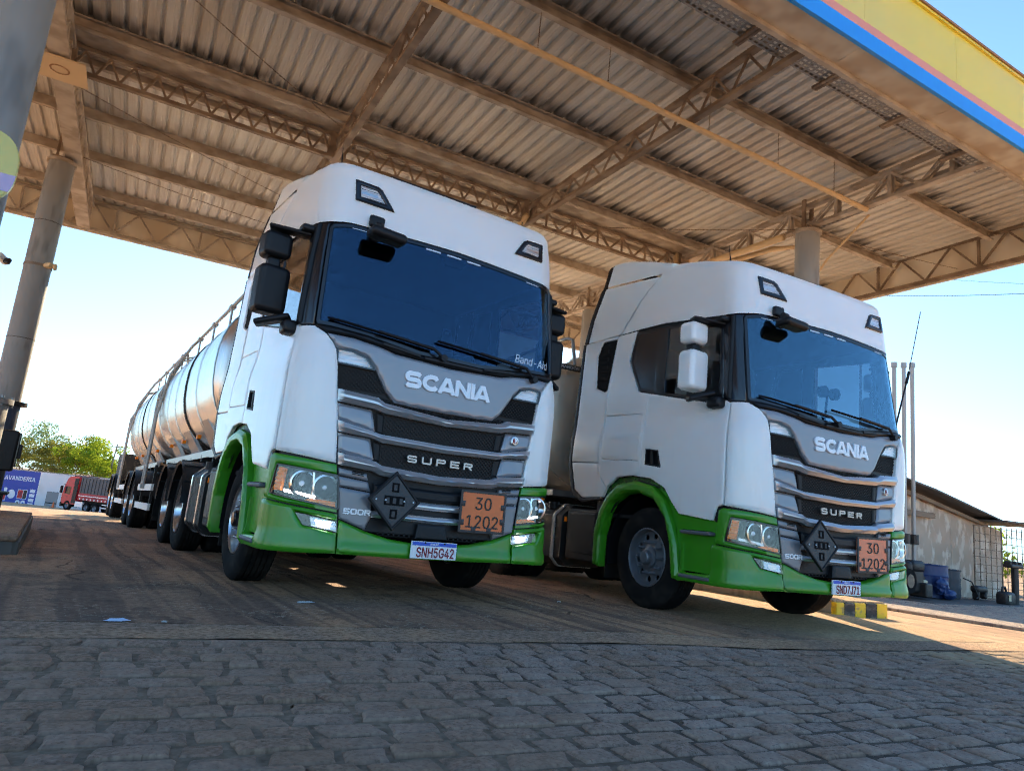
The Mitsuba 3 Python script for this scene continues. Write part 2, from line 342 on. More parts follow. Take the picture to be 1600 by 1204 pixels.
def panel(poly, off=0., th=.02, bw=.006, bd=.004, res=(.06, .12), disp=None, mapf=surf):
    poly = poly.simplify(.0004)
    inner = poly.buffer(-bw, join_style=2, mitre_limit=2) if bw else poly
    ring = poly.difference(inner) if bw else None
    x0, y0, x1, y1 = poly.bounds
    nx, ny = max(1, int(math.ceil((x1-x0)/res[0]))), max(1, int(math.ceil((y1-y0)/res[1])))
    gx, gy = np.linspace(x0, x1, nx+1), np.linspace(y0, y1, ny+1)
    cells = np.array([box(gx[i], gy[j], gx[i+1], gy[j+1]) for i in range(nx) for j in range(ny)])
    V, F, k = [], [], 0
    for src in (inner, ring):
        if src is None or src.is_empty: continue
        shapely.prepare(src)
        hit = cells[shapely.intersects(src, cells)]
        for piece in shapely.intersection(src, hit):
            for g in getattr(piece, 'geoms', [piece]):
                if g.geom_type != 'Polygon' or g.area < 1e-8: continue
                r = earcut(g)
                if r is None: continue
                V.append(r[0]); F.append(np.asarray(r[1])+k); k += len(r[0])
    V, F = np.vstack(V), np.vstack(F)
    u, inv = np.unique(np.round(V, 5), axis=0, return_inverse=True); F = inv.reshape(-1)[F]; V = u
    F = F[(F[:, 0] != F[:, 1]) & (F[:, 1] != F[:, 2]) & (F[:, 0] != F[:, 2])]
    a, b, c = V[F[:, 0]], V[F[:, 1]], V[F[:, 2]]
    ar = (b[:, 0]-a[:, 0])*(c[:, 1]-a[:, 1]) - (b[:, 1]-a[:, 1])*(c[:, 0]-a[:, 0])
    F[ar < 0] = F[ar < 0][:, ::-1]; F = F[np.abs(ar) > 1e-10]
    lines = shapely.boundary(poly); d = shapely.distance(shapely.points(V), lines)
    o = np.full(len(V), float(off))
    if disp is not None: o = o + disp(V[:, 0], V[:, 1])
    if bw: o = o - bd*np.clip(1-d/bw, 0, 1)
    P = mapf(V[:, 0], V[:, 1], o)
    e = np.vstack([F[:, [0, 1]], F[:, [1, 2]], F[:, [2, 0]]]); es = np.sort(e, 1)
    _, idx, cnt = np.unique(es, axis=0, return_index=True, return_counts=True)
    be = e[idx[cnt == 1]]; be = be[(d[be[:, 0]] < 2e-4) & (d[be[:, 1]] < 2e-4)]
    if th:
        bid = np.unique(be); loc = -np.ones(len(V), int); loc[bid] = np.arange(len(bid))
        P2 = mapf(V[bid, 0], V[bid, 1], o[bid]-th); n0 = len(V)
        i, j = be[:, 0], be[:, 1]; I, J = loc[i]+n0, loc[j]+n0
        F = np.vstack([F, np.stack([i, I, j], 1), np.stack([j, I, J], 1)]); P = np.vstack([P, P2])
    return trimesh.Trimesh(P, F, process=False)
def honey(poly, pw=.036, ph=.021, wall=.18, off=-.03, depth=.012, back=None, mapf=surf):
    """elongated honeycomb: one frame per cell, over a dark back sheet"""
    x0, y0, x1, y1 = poly.bounds; cs = []
    j = 0; y = y0
    while y < y1 + ph:
        x = x0 + (j % 2)*pw/2
        while x < x1 + pw: cs.append((x, y)); x += pw
        y += ph*.75; j += 1
    cs = np.array(cs); shapely.prepare(poly)
    cs = cs[shapely.contains_xy(poly.buffer(-.004), cs[:, 0], cs[:, 1])]
    hx = np.array([0, .5, .5, 0, -.5, -.5])*pw; hy = np.array([.5, .25, -.25, -.5, -.25, .25])*ph
    k = len(cs); o = np.stack([cs[:, :1]+hx, cs[:, 1:]+hy], -1); i = np.stack([cs[:, :1]+hx*(1-wall), cs[:, 1:]+hy*(1-wall)], -1)
    A = mapf(o[..., 0].ravel(), o[..., 1].ravel(), np.full(6*k, off)); B = mapf(i[..., 0].ravel(), i[..., 1].ravel(), np.full(6*k, off)); C = mapf(i[..., 0].ravel(), i[..., 1].ravel(), np.full(6*k, off-depth))
    V = np.vstack([A, B, C]); F = []
    base = np.arange(k)[:, None]*6; n = np.arange(6); m = (n+1) % 6
    a, b = (base+n).ravel(), (base+m).ravel(); K = 6*k
    F = np.vstack([np.stack([a, a+K, b], 1), np.stack([b, a+K, b+K], 1), np.stack([a+K, a+2*K, b+K], 1), np.stack([b+K, a+2*K, b+2*K], 1)])
    return trimesh.Trimesh(V, F, process=False)
def lay(mesh, x0, z0, off, mapf=surf):             # a flat xy mesh (lettering) laid on the skin, its lower left at x0, z0
    v = mesh.vertices; mesh.vertices = mapf(v[:, 0]+x0, v[:, 1]+z0, off+v[:, 2]); return mesh

steps = lambda per, amp: (lambda s, z: amp*(1-((np.asarray(z)/per) % 1.0)))
truck = Kit(); add = truck.add
def mirror_pts(h): return h
# --- glass opening
GL = PC([(0, 2.985), (.95, 2.965), (1.085, 2.94), (1.105, 2.91), (1.13, 2.10), (1.12, 2.075), (.74, 2.05), (.29, 1.985), (0, 1.985)])
WIN = {sd: PS(sd, [(.52, 2.945), (1.34, 3.0), (1.34, 2.245), (.66, 2.125), (.475, 2.135)]) for sd in (-1, 1)}
QW = {sd: PS(sd, [(1.47, 3.01), (1.86, 3.03), (1.95, 2.71), (1.75, 2.345), (1.47, 2.285)]) for sd in (-1, 1)}
WHOLE = {sd: PS(sd, [(.50, 2.955), (1.40, 3.015), (1.875, 3.045), (1.97, 2.71), (1.76, 2.33), (.67, 2.105), (.455, 2.12)]) for sd in (-1, 1)}
# --- dark shell behind the panels
S_END = SY(1, 2.42, 2.0)[0]
shell = box(-S_END, .55, S_END, 3.5)
for sd in (-1, 1):
    arch = PS(sd, [(1.49 + .74*math.cos(t), .52 + .74*math.sin(t)) for t in np.linspace(0, 2*PI, 40)] )
    shell = shell.difference(arch).difference(WIN[sd].buffer(-.005)).difference(QW[sd].buffer(-.005)).difference(PS(sd, [(.7, .4), (3, .4), (3, .95), (.9, .95)]))
shell = shell.difference(GL.buffer(-.012))
add('cab_shell', panel(shell, -.03, 0, 0, 0, (.08, .15)), 'black_plastic', 35)
add('rear_wall', cat([b2((-1.19, 2.40, .95), (1.19, 2.43, 3.0)), b2((-1.10, 2.40, 3.0), (1.10, 2.43, 3.5)), b2((-1.16, .25, .9), (1.16, 2.4, .94))]), 'interior')
add('headliner', b2((-1.12, .5, 3.06), (1.12, 2.4, 3.10)), 'interior')
# --- windscreen, pillars, cowl
add('windscreen', panel(GL.buffer(-.002), -.012, 0, 0, 0), 'glass_wind', True)
frit = GL.difference(GL.buffer(-.028))
add('windscreen_seal', panel(frit.intersection(box(-3, 2.2, 3, 4)).union(frit.intersection(box(-3, 0, 3, 2.2))), -.004, .01, 0, 0), 'black_gloss', 40)
for x, w in ((-.87, .14), (-.225, .14), (-.02, .14), (.18, .14), (.85, .15)):
    add('screen_mark', panel(PF(1, [(x-w/2, 2.932), (x+w/2, 2.932), (x+w/2, 2.946), (x-w/2, 2.946)]), -.006, .003, 0, 0), 'letter_white')
add('sensor_box', panel(PF(1, [(-.15, 2.925), (.11, 2.925), (.07, 2.85), (-.09, 2.85)]), -.02, .03, .004, .003), 'black_plastic', 30)
for sd in (-1, 1):
    pil = PG(sd, ('f', 1.095, 2.958), ('f', 1.10, 2.955), ('s', .50, 2.955), ('s', .452, 2.115), ('s', .345, 2.07), ('f', 1.135, 2.062), ('f', 1.140, 2.10), ('f', 1.112, 2.90))
    add('pillar', panel(pil, .004, .03, .012, .01, (.03, .2)), 'black_gloss', 50)
    add('pillar_fin', panel(PG(sd, ('s', .375, 2.945), ('s', .42, 2.947), ('s', .385, 2.10), ('s', .335, 2.09)), .028, .03, .014, .016, (.02, .3)), 'black_plastic', 50)
cw_t = [(0, 1.975), (.29, 1.975), (.74, 2.04), (1.12, 2.066), (1.13, 2.06)]
cw_b = [(1.06, 2.012), (.85, 2.01), (.62, 1.98), (.50, 1.95), (.29, 1.94), (0, 1.925)]
add('cowl', panel(PC(cw_t + cw_b), .02, .05, .014, .012), 'black_plastic', 40)
for a, b in (((-.62, 2.0), (-.30, 1.965)), ((-.26, 1.955), (.28, 1.955)), ((.30, 1.97), (.62, 2.0))):
    pa, pb = surf(a[0], a[1], .035), surf(b[0], b[1], .035); add('cowl_rib', bar(pa, pb, .012, .02), 'black_plastic')
for (p0, p1) in (((-1.06, 2.125), (-.19, 2.045)), ((-.15, 2.125), (.75, 2.075))):
    w = truck.group('wiper'); q = [surf(p0[0]+(p1[0]-p0[0])*t, p0[1]+(p1[1]-p0[1])*t, .022) for t in np.linspace(0, 1, 9)]
    add('blade', pipe(q, .011, 6), 'black_matte', True, w)
    q2 = [surf(p0[0]+(p1[0]-p0[0])*t, p0[1]+(p1[1]-p0[1])*t - .03*math.sin(t*3)*0, .045) for t in (.45, .7, 1.0)] + [surf(p1[0]+.09, 1.985, .05)]
    add('arm', pipe(q2, .013, 6), 'black_plastic', True, w); add('pivot', tube(surf(p1[0]+.09, 1.985, .0), surf(p1[0]+.09, 1.985, .07), .03, 12), 'black_plastic', 40, w)
# --- silver face
fp_b = [(.97, 1.903), (.84, 1.905), (.72, 1.875), (.645, 1.79), (.53, 1.62), (.455, 1.555), (.3, 1.545), (0, 1.54)]
face = PC([(0, 1.917), (.29, 1.932), (.50, 1.942), (.62, 1.972), (.85, 2.002), (1.045, 2.004), (1.0, 1.95)] + fp_b)
add('badge_panel', panel(face, .012, .05, .016, .012, (.06, .05)), 'silver_paint', 40)
g = truck.group('lettering'); L6 = strokes('SCANIA', .135, .150, .0365, .005); k6 = .80/L6[-1].bounds[2]
for p in L6: add('letter', lay(solid([affinity.scale(p, k6, 1, origin=(0, 0))], .016), -.405, 1.695, .012), 'letter_white', False, g)
for sd in (-1, 1):
    lamp = PF(sd, [(.955, 1.893), (.845, 1.896), (.73, 1.866), (.655, 1.785), (.945, 1.792)])
    g = truck.group('upper_lamp')
    add('reflector', panel(lamp, -.028, .02, 0, 0, (.03, .006), disp=steps(.03, .013)), 'reflector_bright', 12, g)
    add('lens', panel(lamp, .004, .0, 0, 0), 'glass_clear', True, g)
    add('bezel', panel(lamp.buffer(.009).difference(lamp.buffer(-.004)), .008, .05, 0, 0), 'black_gloss', 40, g)
    mp = PF(sd, [(.94, 1.783), (.648, 1.772), (.54, 1.61), (.915, 1.603)])
    g = truck.group('upper_mesh'); add('backing', panel(mp, -.045, .02, 0, 0), 'black_matte', 40, g); add('honeycomb', honey(mp, off=-.015), 'black_plastic', False, g, None, 'stuff')
    # grille wings
    for pts in ([(.905, 1.485), (.625, 1.468), (.585, 1.312), (.61, 1.302), (.882, 1.362)], [(.865, 1.26), (.61, 1.246), (.565, 1.092), (.585, 1.078), (.845, 1.122)]):
        add('grille_wing', panel(PF(sd, pts), .0, .05, .02, .014, (.05, .03), disp=lambda s, z: .004*np.cos((z-1.37)*24)), 'silver_paint', 45)
g = truck.group('grille_strip'); st = PC([(0, 1.53), (.455, 1.545), (.56, 1.585), (.60, 1.575), (.545, 1.54), (0, 1.497)])
add('backing', panel(st, -.03, .02, 0, 0), 'black_matte', 40, g); add('honeycomb', honey(st, .04, .022, off=-.005), 'black_plastic', False, g, None, 'stuff')
for pts in ([(0, 1.49), (.54, 1.535), (.60, 1.568), (.915, 1.588), (.908, 1.496), (.62, 1.478), (.52, 1.455), (0, 1.432)],
            [(0, 1.275), (.53, 1.288), (.60, 1.30), (.885, 1.352), (.868, 1.268), (.61, 1.252), (.53, 1.228), (0, 1.212)],
            [(0, 1.022), (.50, 1.050), (.555, 1.075), (.85, 1.112), (.838, 1.022), (.56, 1.0), (.50, .975), (0, .955)]):
    add('grille_bar', panel(PC(pts), .055, .09, .036, .030, (.05, .009)), 'silver_bar', 24)
for pts in ([(0, 1.44), (.60, 1.475), (.575, 1.30), (0, 1.268)], [(0, 1.22), (.60, 1.25), (.56, 1.085), (.52, 1.05), (0, 1.01)]):
    g = truck.group('grille_mesh'); p = PC(pts)
    add('backing', panel(p, -.06, .02, 0, 0), 'black_matte', 40, g); add('honeycomb', honey(p, off=-.02), 'black_plastic', False, g, None, 'stuff')
    for sd in (-1, 1):
        xe = pts[1][0]; add('grille_cheek', panel(PF(sd, [(xe-.012, pts[1][1]-.02), (xe-.075, pts[1][1]-.03), (xe-.085, pts[2][1]-.004), (xe-.035, pts[2][1])]), -.008, .03, .01, .01), 'black_plastic', 40)
g = truck.group('lettering')
for ch, p in zip('SUPER', strokes('SUPER', .056, .085, .0125, .043)): add('letter', lay(solid([p], .012), -.30, 1.105, .006), 'letter_grey', False, g)
bd = [(.70+.045*math.sin(t)*(1 if abs(t) < 2 else .8), 1.41+.04*math.cos(t)) for t in np.linspace(0, 2*PI, 14, endpoint=False)]
g = truck.group('badge'); add('shield', panel(PF(1, bd), .03, .03, .008, .006), 'chrome', 40, g)
add('emblem', panel(PF(1, [(.70+.026*math.sin(t), 1.413+.026*math.cos(t)) for t in np.linspace(0, 2*PI, 12, endpoint=False)]), .034, .006, 0, 0), 'plate_red', False, g)
add('emblem', panel(PF(1, [(.685, 1.432), (.705, 1.436), (.718, 1.418), (.706, 1.394), (.69, 1.396), (.70, 1.412)]), .037, .004, 0, 0), 'letter_white', False, g)
# lower grille
lm = PC([(0, .985), (.585, .985), (.555, .56), (.37, .515), (0, .515)])
g = truck.group('lower_mesh'); add('backing', panel(lm, -.07, .02, 0, 0), 'black_matte', 40, g); add('honeycomb', honey(lm, .044, .026, off=-.035), 'black_plastic', False, g, None, 'stuff')
for z1, z0, m in ((.905, .815, 'black_plastic'), (.80, .745, 'silver_bar'), (.695, .645, 'silver_bar')):
    add('lower_bar', panel(PC([(0, z1), (.54, z1+.01), (.53, z0+.01), (0, z0)]), .012, .05, .02, .02, (.06, .02)), m, 42)
add('tow_cover', panel(PF(1, [(-.145, .635), (.10, .635), (.125, .52), (-.16, .52)]), .02, .06, .012, .01), 'black_plastic', 40)
for sd in (-1, 1):
    for pts in ([(.825, .998), (.605, .975), (.59, .925), (.815, .945)], [(.815, .935), (.588, .915), (.562, .845), (.805, .865)], [(.803, .855), (.56, .835), (.53, .665), (.572, .56), (.775, .628)]):
        add('side_trim', panel(PF(sd, pts), .006, .05, .010, .008, (.05, .04)), 'silver_dark', 42)
    for k in range(3): add('vent_slot', panel(PF(sd, [(.63, .985-.012*k), (.72, .992-.012*k), (.72, .985-.012*k), (.63, .978-.012*k)]), .009, .004, 0, 0), 'black_matte')
g = truck.group('lettering'); L5 = strokes('500R', .042, .048, .0095, .006)
for p in L5: add('letter', lay(solid([p], .008), -.752, .665, .006), 'letter_white', False, g)
# --- bumper
bt = [(0, .485), (.19, .485), (.37, .503), (.57, .548), (.768, .615)]
add('bumper', panel(PC(bt + [(.765, .372), (0, .365)]), .015, .06, .018, .014, (.06, .03), disp=lambda s, z: .02*sstep(.46, .42, z)*sstep(.20, .24, np.abs(s))), 'green_paint', 42)
for sd in (-1, 1):
    HL = PG(sd, ('f', .832, .932), ('s', .265, .972), ('s', .305, .775), ('f', .80, .702))
    FG = PG(sd, ('f', .79, .605), ('f', 1.09, .645), ('f', 1.03, .562), ('f', .775, .522))
    sur = PG(sd, ('f', .842, 1.018), ('s', .35, 1.062), ('s', .40, 1.04), ('s', .44, .735), ('f', .798, .668))
    sur = sur.difference(HL.buffer(.012))
    add('headlight_surround', panel(sur, .016, .06, .014, .012, (.04, .05)), 'green_paint', 42)
    cor = PG(sd, ('f', .792, .655), ('s', .44, .722), ('s', .88, .715), ('s', .90, .352), ('s', .40, .355), ('f', .775, .372))
    step = PS(sd, [(.47, .84), (.885, .84), (.885, .415), (.47, .43)])
    cor = cor.difference(FG.buffer(.006)).difference(PS(sd, [(.475, .73), (.87, .73), (.87, .43), (.475, .445)]))
    add('bumper_corner', panel(cor, .02, .06, .016, .014, (.04, .05), disp=lambda s, z: .018*sstep(.47, .43, z)), 'green_paint', 42)
    add('side_panel', panel(PS(sd, [(.41, 1.0), (.93, .975), (1.0, .9), (.9, .45), (.46, .445), (.45, .72)]), -.022, .006, 0, 0), 'green_paint', 42)
    for z in (.815, .40):
        a = surf(*SY(sd, .465, z)); b = surf(*SY(sd, .87, z)); a[0] -= sd*.03; b[0] -= sd*.03
        g = truck.group('cab_step'); add('tread', rbox((a+b)/2, (.16, .41, .035), .012, 8), 'grey_step', 30, g)
        for k in range(6): add('grip', bx((a+b)/2+[0, -.16+.064*k, .019], (.13, .02, .008)), 'black_plastic', False, g)
    # headlight
    g = truck.group('headlight')
    add('housing', panel(HL.buffer(.006), -.09, .0, 0, 0), 'black_plastic', 30, g)
    add('housing_wall', panel(HL.buffer(.012).difference(HL.buffer(.002)), .014, .11, 0, 0), 'black_gloss', 40, g)
    cx = [(.90, .84), (1.07, .855)]
    for (x, z) in cx:
        c0 = surf(*FX(sd*x, z), -.03); pr = [(.085*math.sqrt(t), -.0+.06*(1-t)) for t in np.linspace(0.02, 1, 8)]
        bowl = lathe([(r, a) for r, a in pr], 'y', 24, c0); add('reflector', bowl, 'chrome', 40, g); add('bezel', lathe([(.085, -.012), (.097, -.010), (.099, .01), (.087, .012)], 'y', 28, c0), 'chrome', 40, g)
        add('bulb', trimesh.creation.icosphere(2, .026, ).apply_translation(c0+[0, .02, 0]), 'lens_white', True, g)
    add('reflector', panel(HL.buffer(-.012), -.07, .0, 0, 0, (.03, .008), disp=steps(.045, .020)), 'reflector_bright', 12, g)
    add('divider', panel(PG(sd, ('f', .985, .945), ('f', 1.0, .947), ('f', .99, .77), ('f', .975, .768)), -.02, .04, .004, .004), 'chrome', 40, g)
    add('day_lamp', panel(PG(sd, ('f', .97, .775), ('f', 1.19, .805), ('f', 1.19, .782), ('f', .96, .75)), -.028, .03, 0, 0), 'lens_white', False, g)
    add('indicator', panel(PG(sd, ('f', .815, .742), ('f', .98, .752), ('f', 1.04, .738), ('f', .812, .706)), -.012, .04, 0, 0, (.05, .006), disp=steps(.025, .011)), 'amber', 12, g)
    add('indicator', panel(PG(sd, ('f', 1.185, .955), ('s', .262, .962), ('s', .30, .79), ('f', 1.20, .79)), -.012, .04, 0, 0, (.03, .008), disp=steps(.035, .014)), 'amber', 12, g)
    add('lens', panel(HL, .008, .0, 0, 0, (.04, .06)), 'glass_clear', True, g)
    g = truck.group('fog_lamp')
    add('housing', panel(FG, -.04, .0, 0, 0), 'black_plastic', 30, g)
    fl = PG(sd, ('f', .792, .598), ('f', .985, .624), ('f', .965, .556), ('f', .782, .530))
    add('reflector', panel(fl, -.02, .02, 0, 0, (.03, .006), disp=steps(.03, .013)), 'reflector_bright', 12, g)
    add('bulb', panel(PF(sd, [(.83, .59), (.94, .605), (.92, .56), (.84, .548)]), -.008, .01, 0, 0), 'lens_white', False, g)
    add('lens', panel(FG, .012, 0, 0, 0), 'glass_clear', True, g)
# --- white panels
for sd in (-1, 1):
    cp = PG(sd, ('f', 1.135, 2.055), ('f', 1.055, 2.0), ('f', 1.005, 1.94), ('f', .972, 1.888), ('f', .942, 1.76), ('f', .922, 1.60), ('f', .882, 1.35), ('f', .857, 1.1), ('f', .848, 1.03), ('s', .338, 1.085), ('s', .338, 2.06))
    add('corner_panel', panel(cp, .012, .05, .016, .012, (.03, .08), disp=lambda s, z: .022*sstep(1.0, 1.7, z)*sstep(2.06, 1.85, z)*np.exp(-((np.abs(s)-1.1)/.16)**2)), 'white_paint', 42)
    add('corner_trim', panel(PS(sd, [(.348, 1.083), (.428, 1.07), (.468, .945), (.432, .93), (.39, 1.04)]), -.004, .012, 0, 0), 'black_plastic', 40)
    crease = lambda s, z: .014*sstep(2.0, 1.78, z)
    door = PS(sd, [(.35, 2.055), (.455, 2.105), (.67, 2.09), (1.58, 2.28), (1.58, 1.352), (1.40, 1.335), (1.17, 1.24), (1.05, 1.1), (.93, .985), (.47, .94), (.42, 1.07), (.35, 1.092)])
    hd = PS(sd, [(1.50, 1.65), (1.30, 1.625), (1.245, 1.45), (1.50, 1.485)])
    add('door', panel(door.difference(hd), .006, .03, .008, .007, (.08, .06), disp=crease), 'white_paint', 42)
    g = truck.group('door_handle'); add('recess', panel(hd, -.035, .0, 0, 0), 'black_matte', 30, g); add('grip', panel(hd.buffer(.004).difference(hd.buffer(-.012)), .022, .06, .004, .003), 'black_plastic', 40, g)
    add('grip', panel(PS(sd, [(1.44, 1.63), (1.40, 1.625), (1.38, 1.47), (1.42, 1.475)]), .005, .02, .004, .003), 'black_plastic', 40, g)
    q = PS(sd, [(1.586, 2.281), (1.76, 2.318), (1.985, 2.71), (1.885, 3.06), (2.20, 3.066), (2.225, 3.02), (2.345, 2.38), (2.36, 1.5), (2.345, 1.38), (2.165, 1.235), (1.99, 1.345), (1.73, 1.368), (1.586, 1.353)])
    flap = PS(sd, [(2.33, 2.075), (1.67, 2.055), (1.63, 2.02), (1.63, 1.53), (2.30, 1.56), (2.325, 1.6)])
    q = q.difference(flap.buffer(.004, join_style=2))
    add('rear_quarter', panel(q, .006, .03, .008, .007, (.08, .06), disp=crease), 'white_paint', 42)
    add('locker_door', panel(flap, .006, .03, .006, .005, (.08, .08), disp=crease), 'white_paint', 42)
    vent = PS(sd, [(2.245, 3.025), (2.54, 3.035), (2.63, 2.87), (2.60, 2.46), (2.41, 2.385), (2.362, 2.40)])
    rear = PS(sd, [(2.232, 3.066), (2.915, 3.075), (2.955, 1.545), (2.37, 1.525), (2.352, 2.38)]).difference(vent.buffer(.004))
    add('side_fairing', panel(rear, .012, .03, .008, .007, (.08, .1)), 'white_paint', 42)
    add('side_fairing', panel(PS(sd, [(2.37, 1.515), (2.945, 1.535), (2.84, 1.205), (2.66, 1.105), (2.245, 1.122), (2.18, 1.228), (2.355, 1.375)]), .012, .03, .008, .007, (.08, .1)), 'white_paint', 42)
    g = truck.group('air_vent'); add('backing', panel(vent, -.006, .02, 0, 0), 'black_matte', 30, g)
    for k in range(6):
        z0 = 2.42+.1*k; add('louvre', panel(PS(sd, [(2.37-.02*k, z0+.05), (2.58, z0+.07), (2.58, z0+.03), (2.375-.02*k, z0)]).intersection(vent), .004, .012, .006, .006), 'black_matte', 30, g)
    add('edge_strip', panel(PS(sd, [(2.922, 3.075), (2.985, 3.08), (3.03, 1.5), (2.90, 1.14), (2.66, 1.045), (2.25, 1.09), (2.245, 1.113), (2.66, 1.094), (2.85, 1.195), (2.962, 1.54)]), .010, .06, .008, .007, (.05, .2)), 'black_plastic', 42)
    add('edge_strip', panel(PS(sd, [(2.705, 3.80), (2.785, 3.80), (2.965, 3.09), (2.89, 3.085)]), .010, .06, .008, .007, (.05, .2)), 'black_plastic', 42)
    # upper fairing with slanted front edge
    add('roof_fairing', panel(PS(sd, [(2.21, 3.082), (1.79, 3.525), (1.60, 3.66), (1.63, 3.68), (2.69, 3.80), (2.88, 3.088)]), .006, .04, .008, .007, (.08, .1)), 'white_paint', 42)
    add('side_marker', panel(PS(sd, [(.945, 1.225), (.735, 1.212), (.70, 1.165), (.89, 1.175)]), .012, .02, .004, .003), 'black_gloss', 40)
    # side glass
    add('side_window', panel(WIN[sd], -.012, 0, 0, 0), 'glass_side', True)
    add('rear_side_window', panel(QW[sd], -.008, 0, 0, 0), 'black_gloss', True)
    add('window_frame', panel(WHOLE[sd].difference(WIN[sd].buffer(-.02)).difference(QW[sd].buffer(-.02)), -.001, .03, .004, .003), 'black_gloss', 42)
    # wheel arch
    ao, ai = [(2.345, .36), (2.345, .74), (2.26, .98), (2.15, 1.13), (1.96, 1.26), (1.64, 1.305), (1.36, 1.255), (1.16, 1.115), (1.03, .89), (.94, .69), (.885, .345)], [(2.225, .34), (2.215, .69), (2.14, .92), (2.05, 1.05), (1.84, 1.16), (1.59, 1.185), (1.32, 1.115), (1.13, .93), (1.05, .70), (.995, .36)]
    arch = PS(sd, ao + ai[::-1])
    add('wheel_arch', panel(arch, .045, .10, .03, .025, (.05, .05)), 'green_paint', 45)
    inn = PS(sd, ao + ai[::-1]).buffer(.05).difference(arch.buffer(-.02)).intersection(PS(sd, ao).buffer(.07))
    add('arch_rim', panel(PS(sd, [(2.30, 1.17), (2.16, 1.235), (1.99, 1.34), (1.73, 1.36), (1.4, 1.33), (1.17, 1.235), (1.04, 1.09), (.94, .985), (1.0, .85), (1.14, 1.12), (1.36, 1.27), (1.64, 1.32), (1.96, 1.275), (2.16, 1.15)]), -.03, .02, 0, 0), 'green_paint', 40)
    # inner mudguard drum
    n = 24; ang = np.linspace(math.radians(-12), math.radians(192), n); V = []
    for xx in (1.20, .80):
        V += [(sd*xx, 1.49+.66*math.cos(t), .52+.655*math.sin(t)) for t in ang]
    F = []
    for i in range(n-1): F += [[i, i+1, n+i+1], [i, n+i+1, n+i]]
    add('mudguard', trimesh.Trimesh(np.array(V), F, process=False), 'black_matte', True)
    add('mudguard', b2((sd*.80-.01, .80, .45), (sd*.80+.01, 2.2, 1.2)), 'black_matte')
    add('mud_flap', b2((sd*1.0-.17, 2.20, .22), (sd*1.0+.17, 2.22, .75)), 'rubber')
# --- roof
def zr(y): return np.interp(y, [.28, .36, .45, .55, .8, 1.0, 1.5, 3.0], [3.49, 3.53, 3.565, 3.60, 3.665, 3.715, 3.79, 3.92])
def dome(tcols, yrear, zbot, zr, rr, m=7, k=8):
    """a wall rising from zbot that rounds over into a roof; columns run round the plan from the right rear to the left rear"""
    rows = []
    for sd, kind, t in tcols:
        def pt(z):
            if kind == 'f': return surf(np.array([sd*t*plan(z)[5]]), np.array([z]))[0]
            ys = plan(z)[4]; y = ys + t*(yrear(z)-ys); return surf(np.array([SY(sd, y, z)[0]]), np.array([z]))[0]
        zb = zbot(sd, kind, t); p0 = pt(3.3); inward = np.array([0, 1.]) if kind == 'f' and t < .5 else None
        s0 = surf(np.array([SY(sd, p0[1], 3.3)[0]]), np.array([3.3]), 1.)[0] if kind == 's' else surf(np.array([sd*t*plan(3.3)[5]]), np.array([3.3]), 1.)[0]
        nn = -(s0-p0); nn[2] = 0
        ztop = float(zr((p0+nn*rr)[1])); col = []
        for z in np.linspace(zb, ztop-rr, 5): col.append(pt(z))
        q0 = pt(ztop-rr)
        for a in np.linspace(0, PI/2, m)[1:]: col.append(q0 + nn*rr*(1-math.cos(a)) + np.array([0, 0, rr*math.sin(a)]))
        e = col[-1].copy()
        for u in np.linspace(0, 1, k)[1:]:
            x = e[0]*(1-u); col.append(np.array([x, e[1], e[2] + .02*(1-(1-u)**2)]))
        rows.append(col)
    R = np.array(rows); n, c = R.shape[:2]; V = R.reshape(-1, 3); F = []
    for i in range(n-1):
        for j in range(c-1):
            a = i*c+j; F += [[a, a+c, a+1], [a+1, a+c, a+c+1]]
    return V, F
cols = [(1, 's', t) for t in np.linspace(1, 0, 14)] + [(1, 'f', t) for t in np.linspace(1, 0, 26)[1:]]
yre = lambda z: float(np.interp(z, [3.06, 3.52, 3.66, 3.8], [2.19, 1.775, 1.58, 1.5]))
def zb(sd, kind, t):
    if kind == 'f': s = t*plan(2.97)[5]; return float(np.interp(s, [0, .95, 1.10, 1.2, 1.4], [2.995, 2.975, 2.962, 2.962, 2.962]))
    return float(np.interp(plan(3)[4] + t*(2.19-plan(3)[4]), [.3, .5, 1.39, 1.88, 2.2], [2.96, 2.962, 3.06, 3.075, 3.075]))
V1, F1 = dome(cols, yre, zb, zr, .15)
V2 = V1*[-1, 1, 1]; F2 = [[a, c, b] for a, b, c in F1]
roofm = trimesh.Trimesh(np.vstack([V1, V2]), np.vstack([F1, np.array(F2)+len(V1)])); roofm.merge_vertices()
add('roof', roofm, 'white_paint', 50)
def zs(y): return np.interp(y, [1.2, 1.4, 1.9, 2.45, 2.7], [3.70, 3.80, 3.98, 4.14, 4.17])
cols2 = [(1, 's', t) for t in np.linspace(1, 0, 10)]
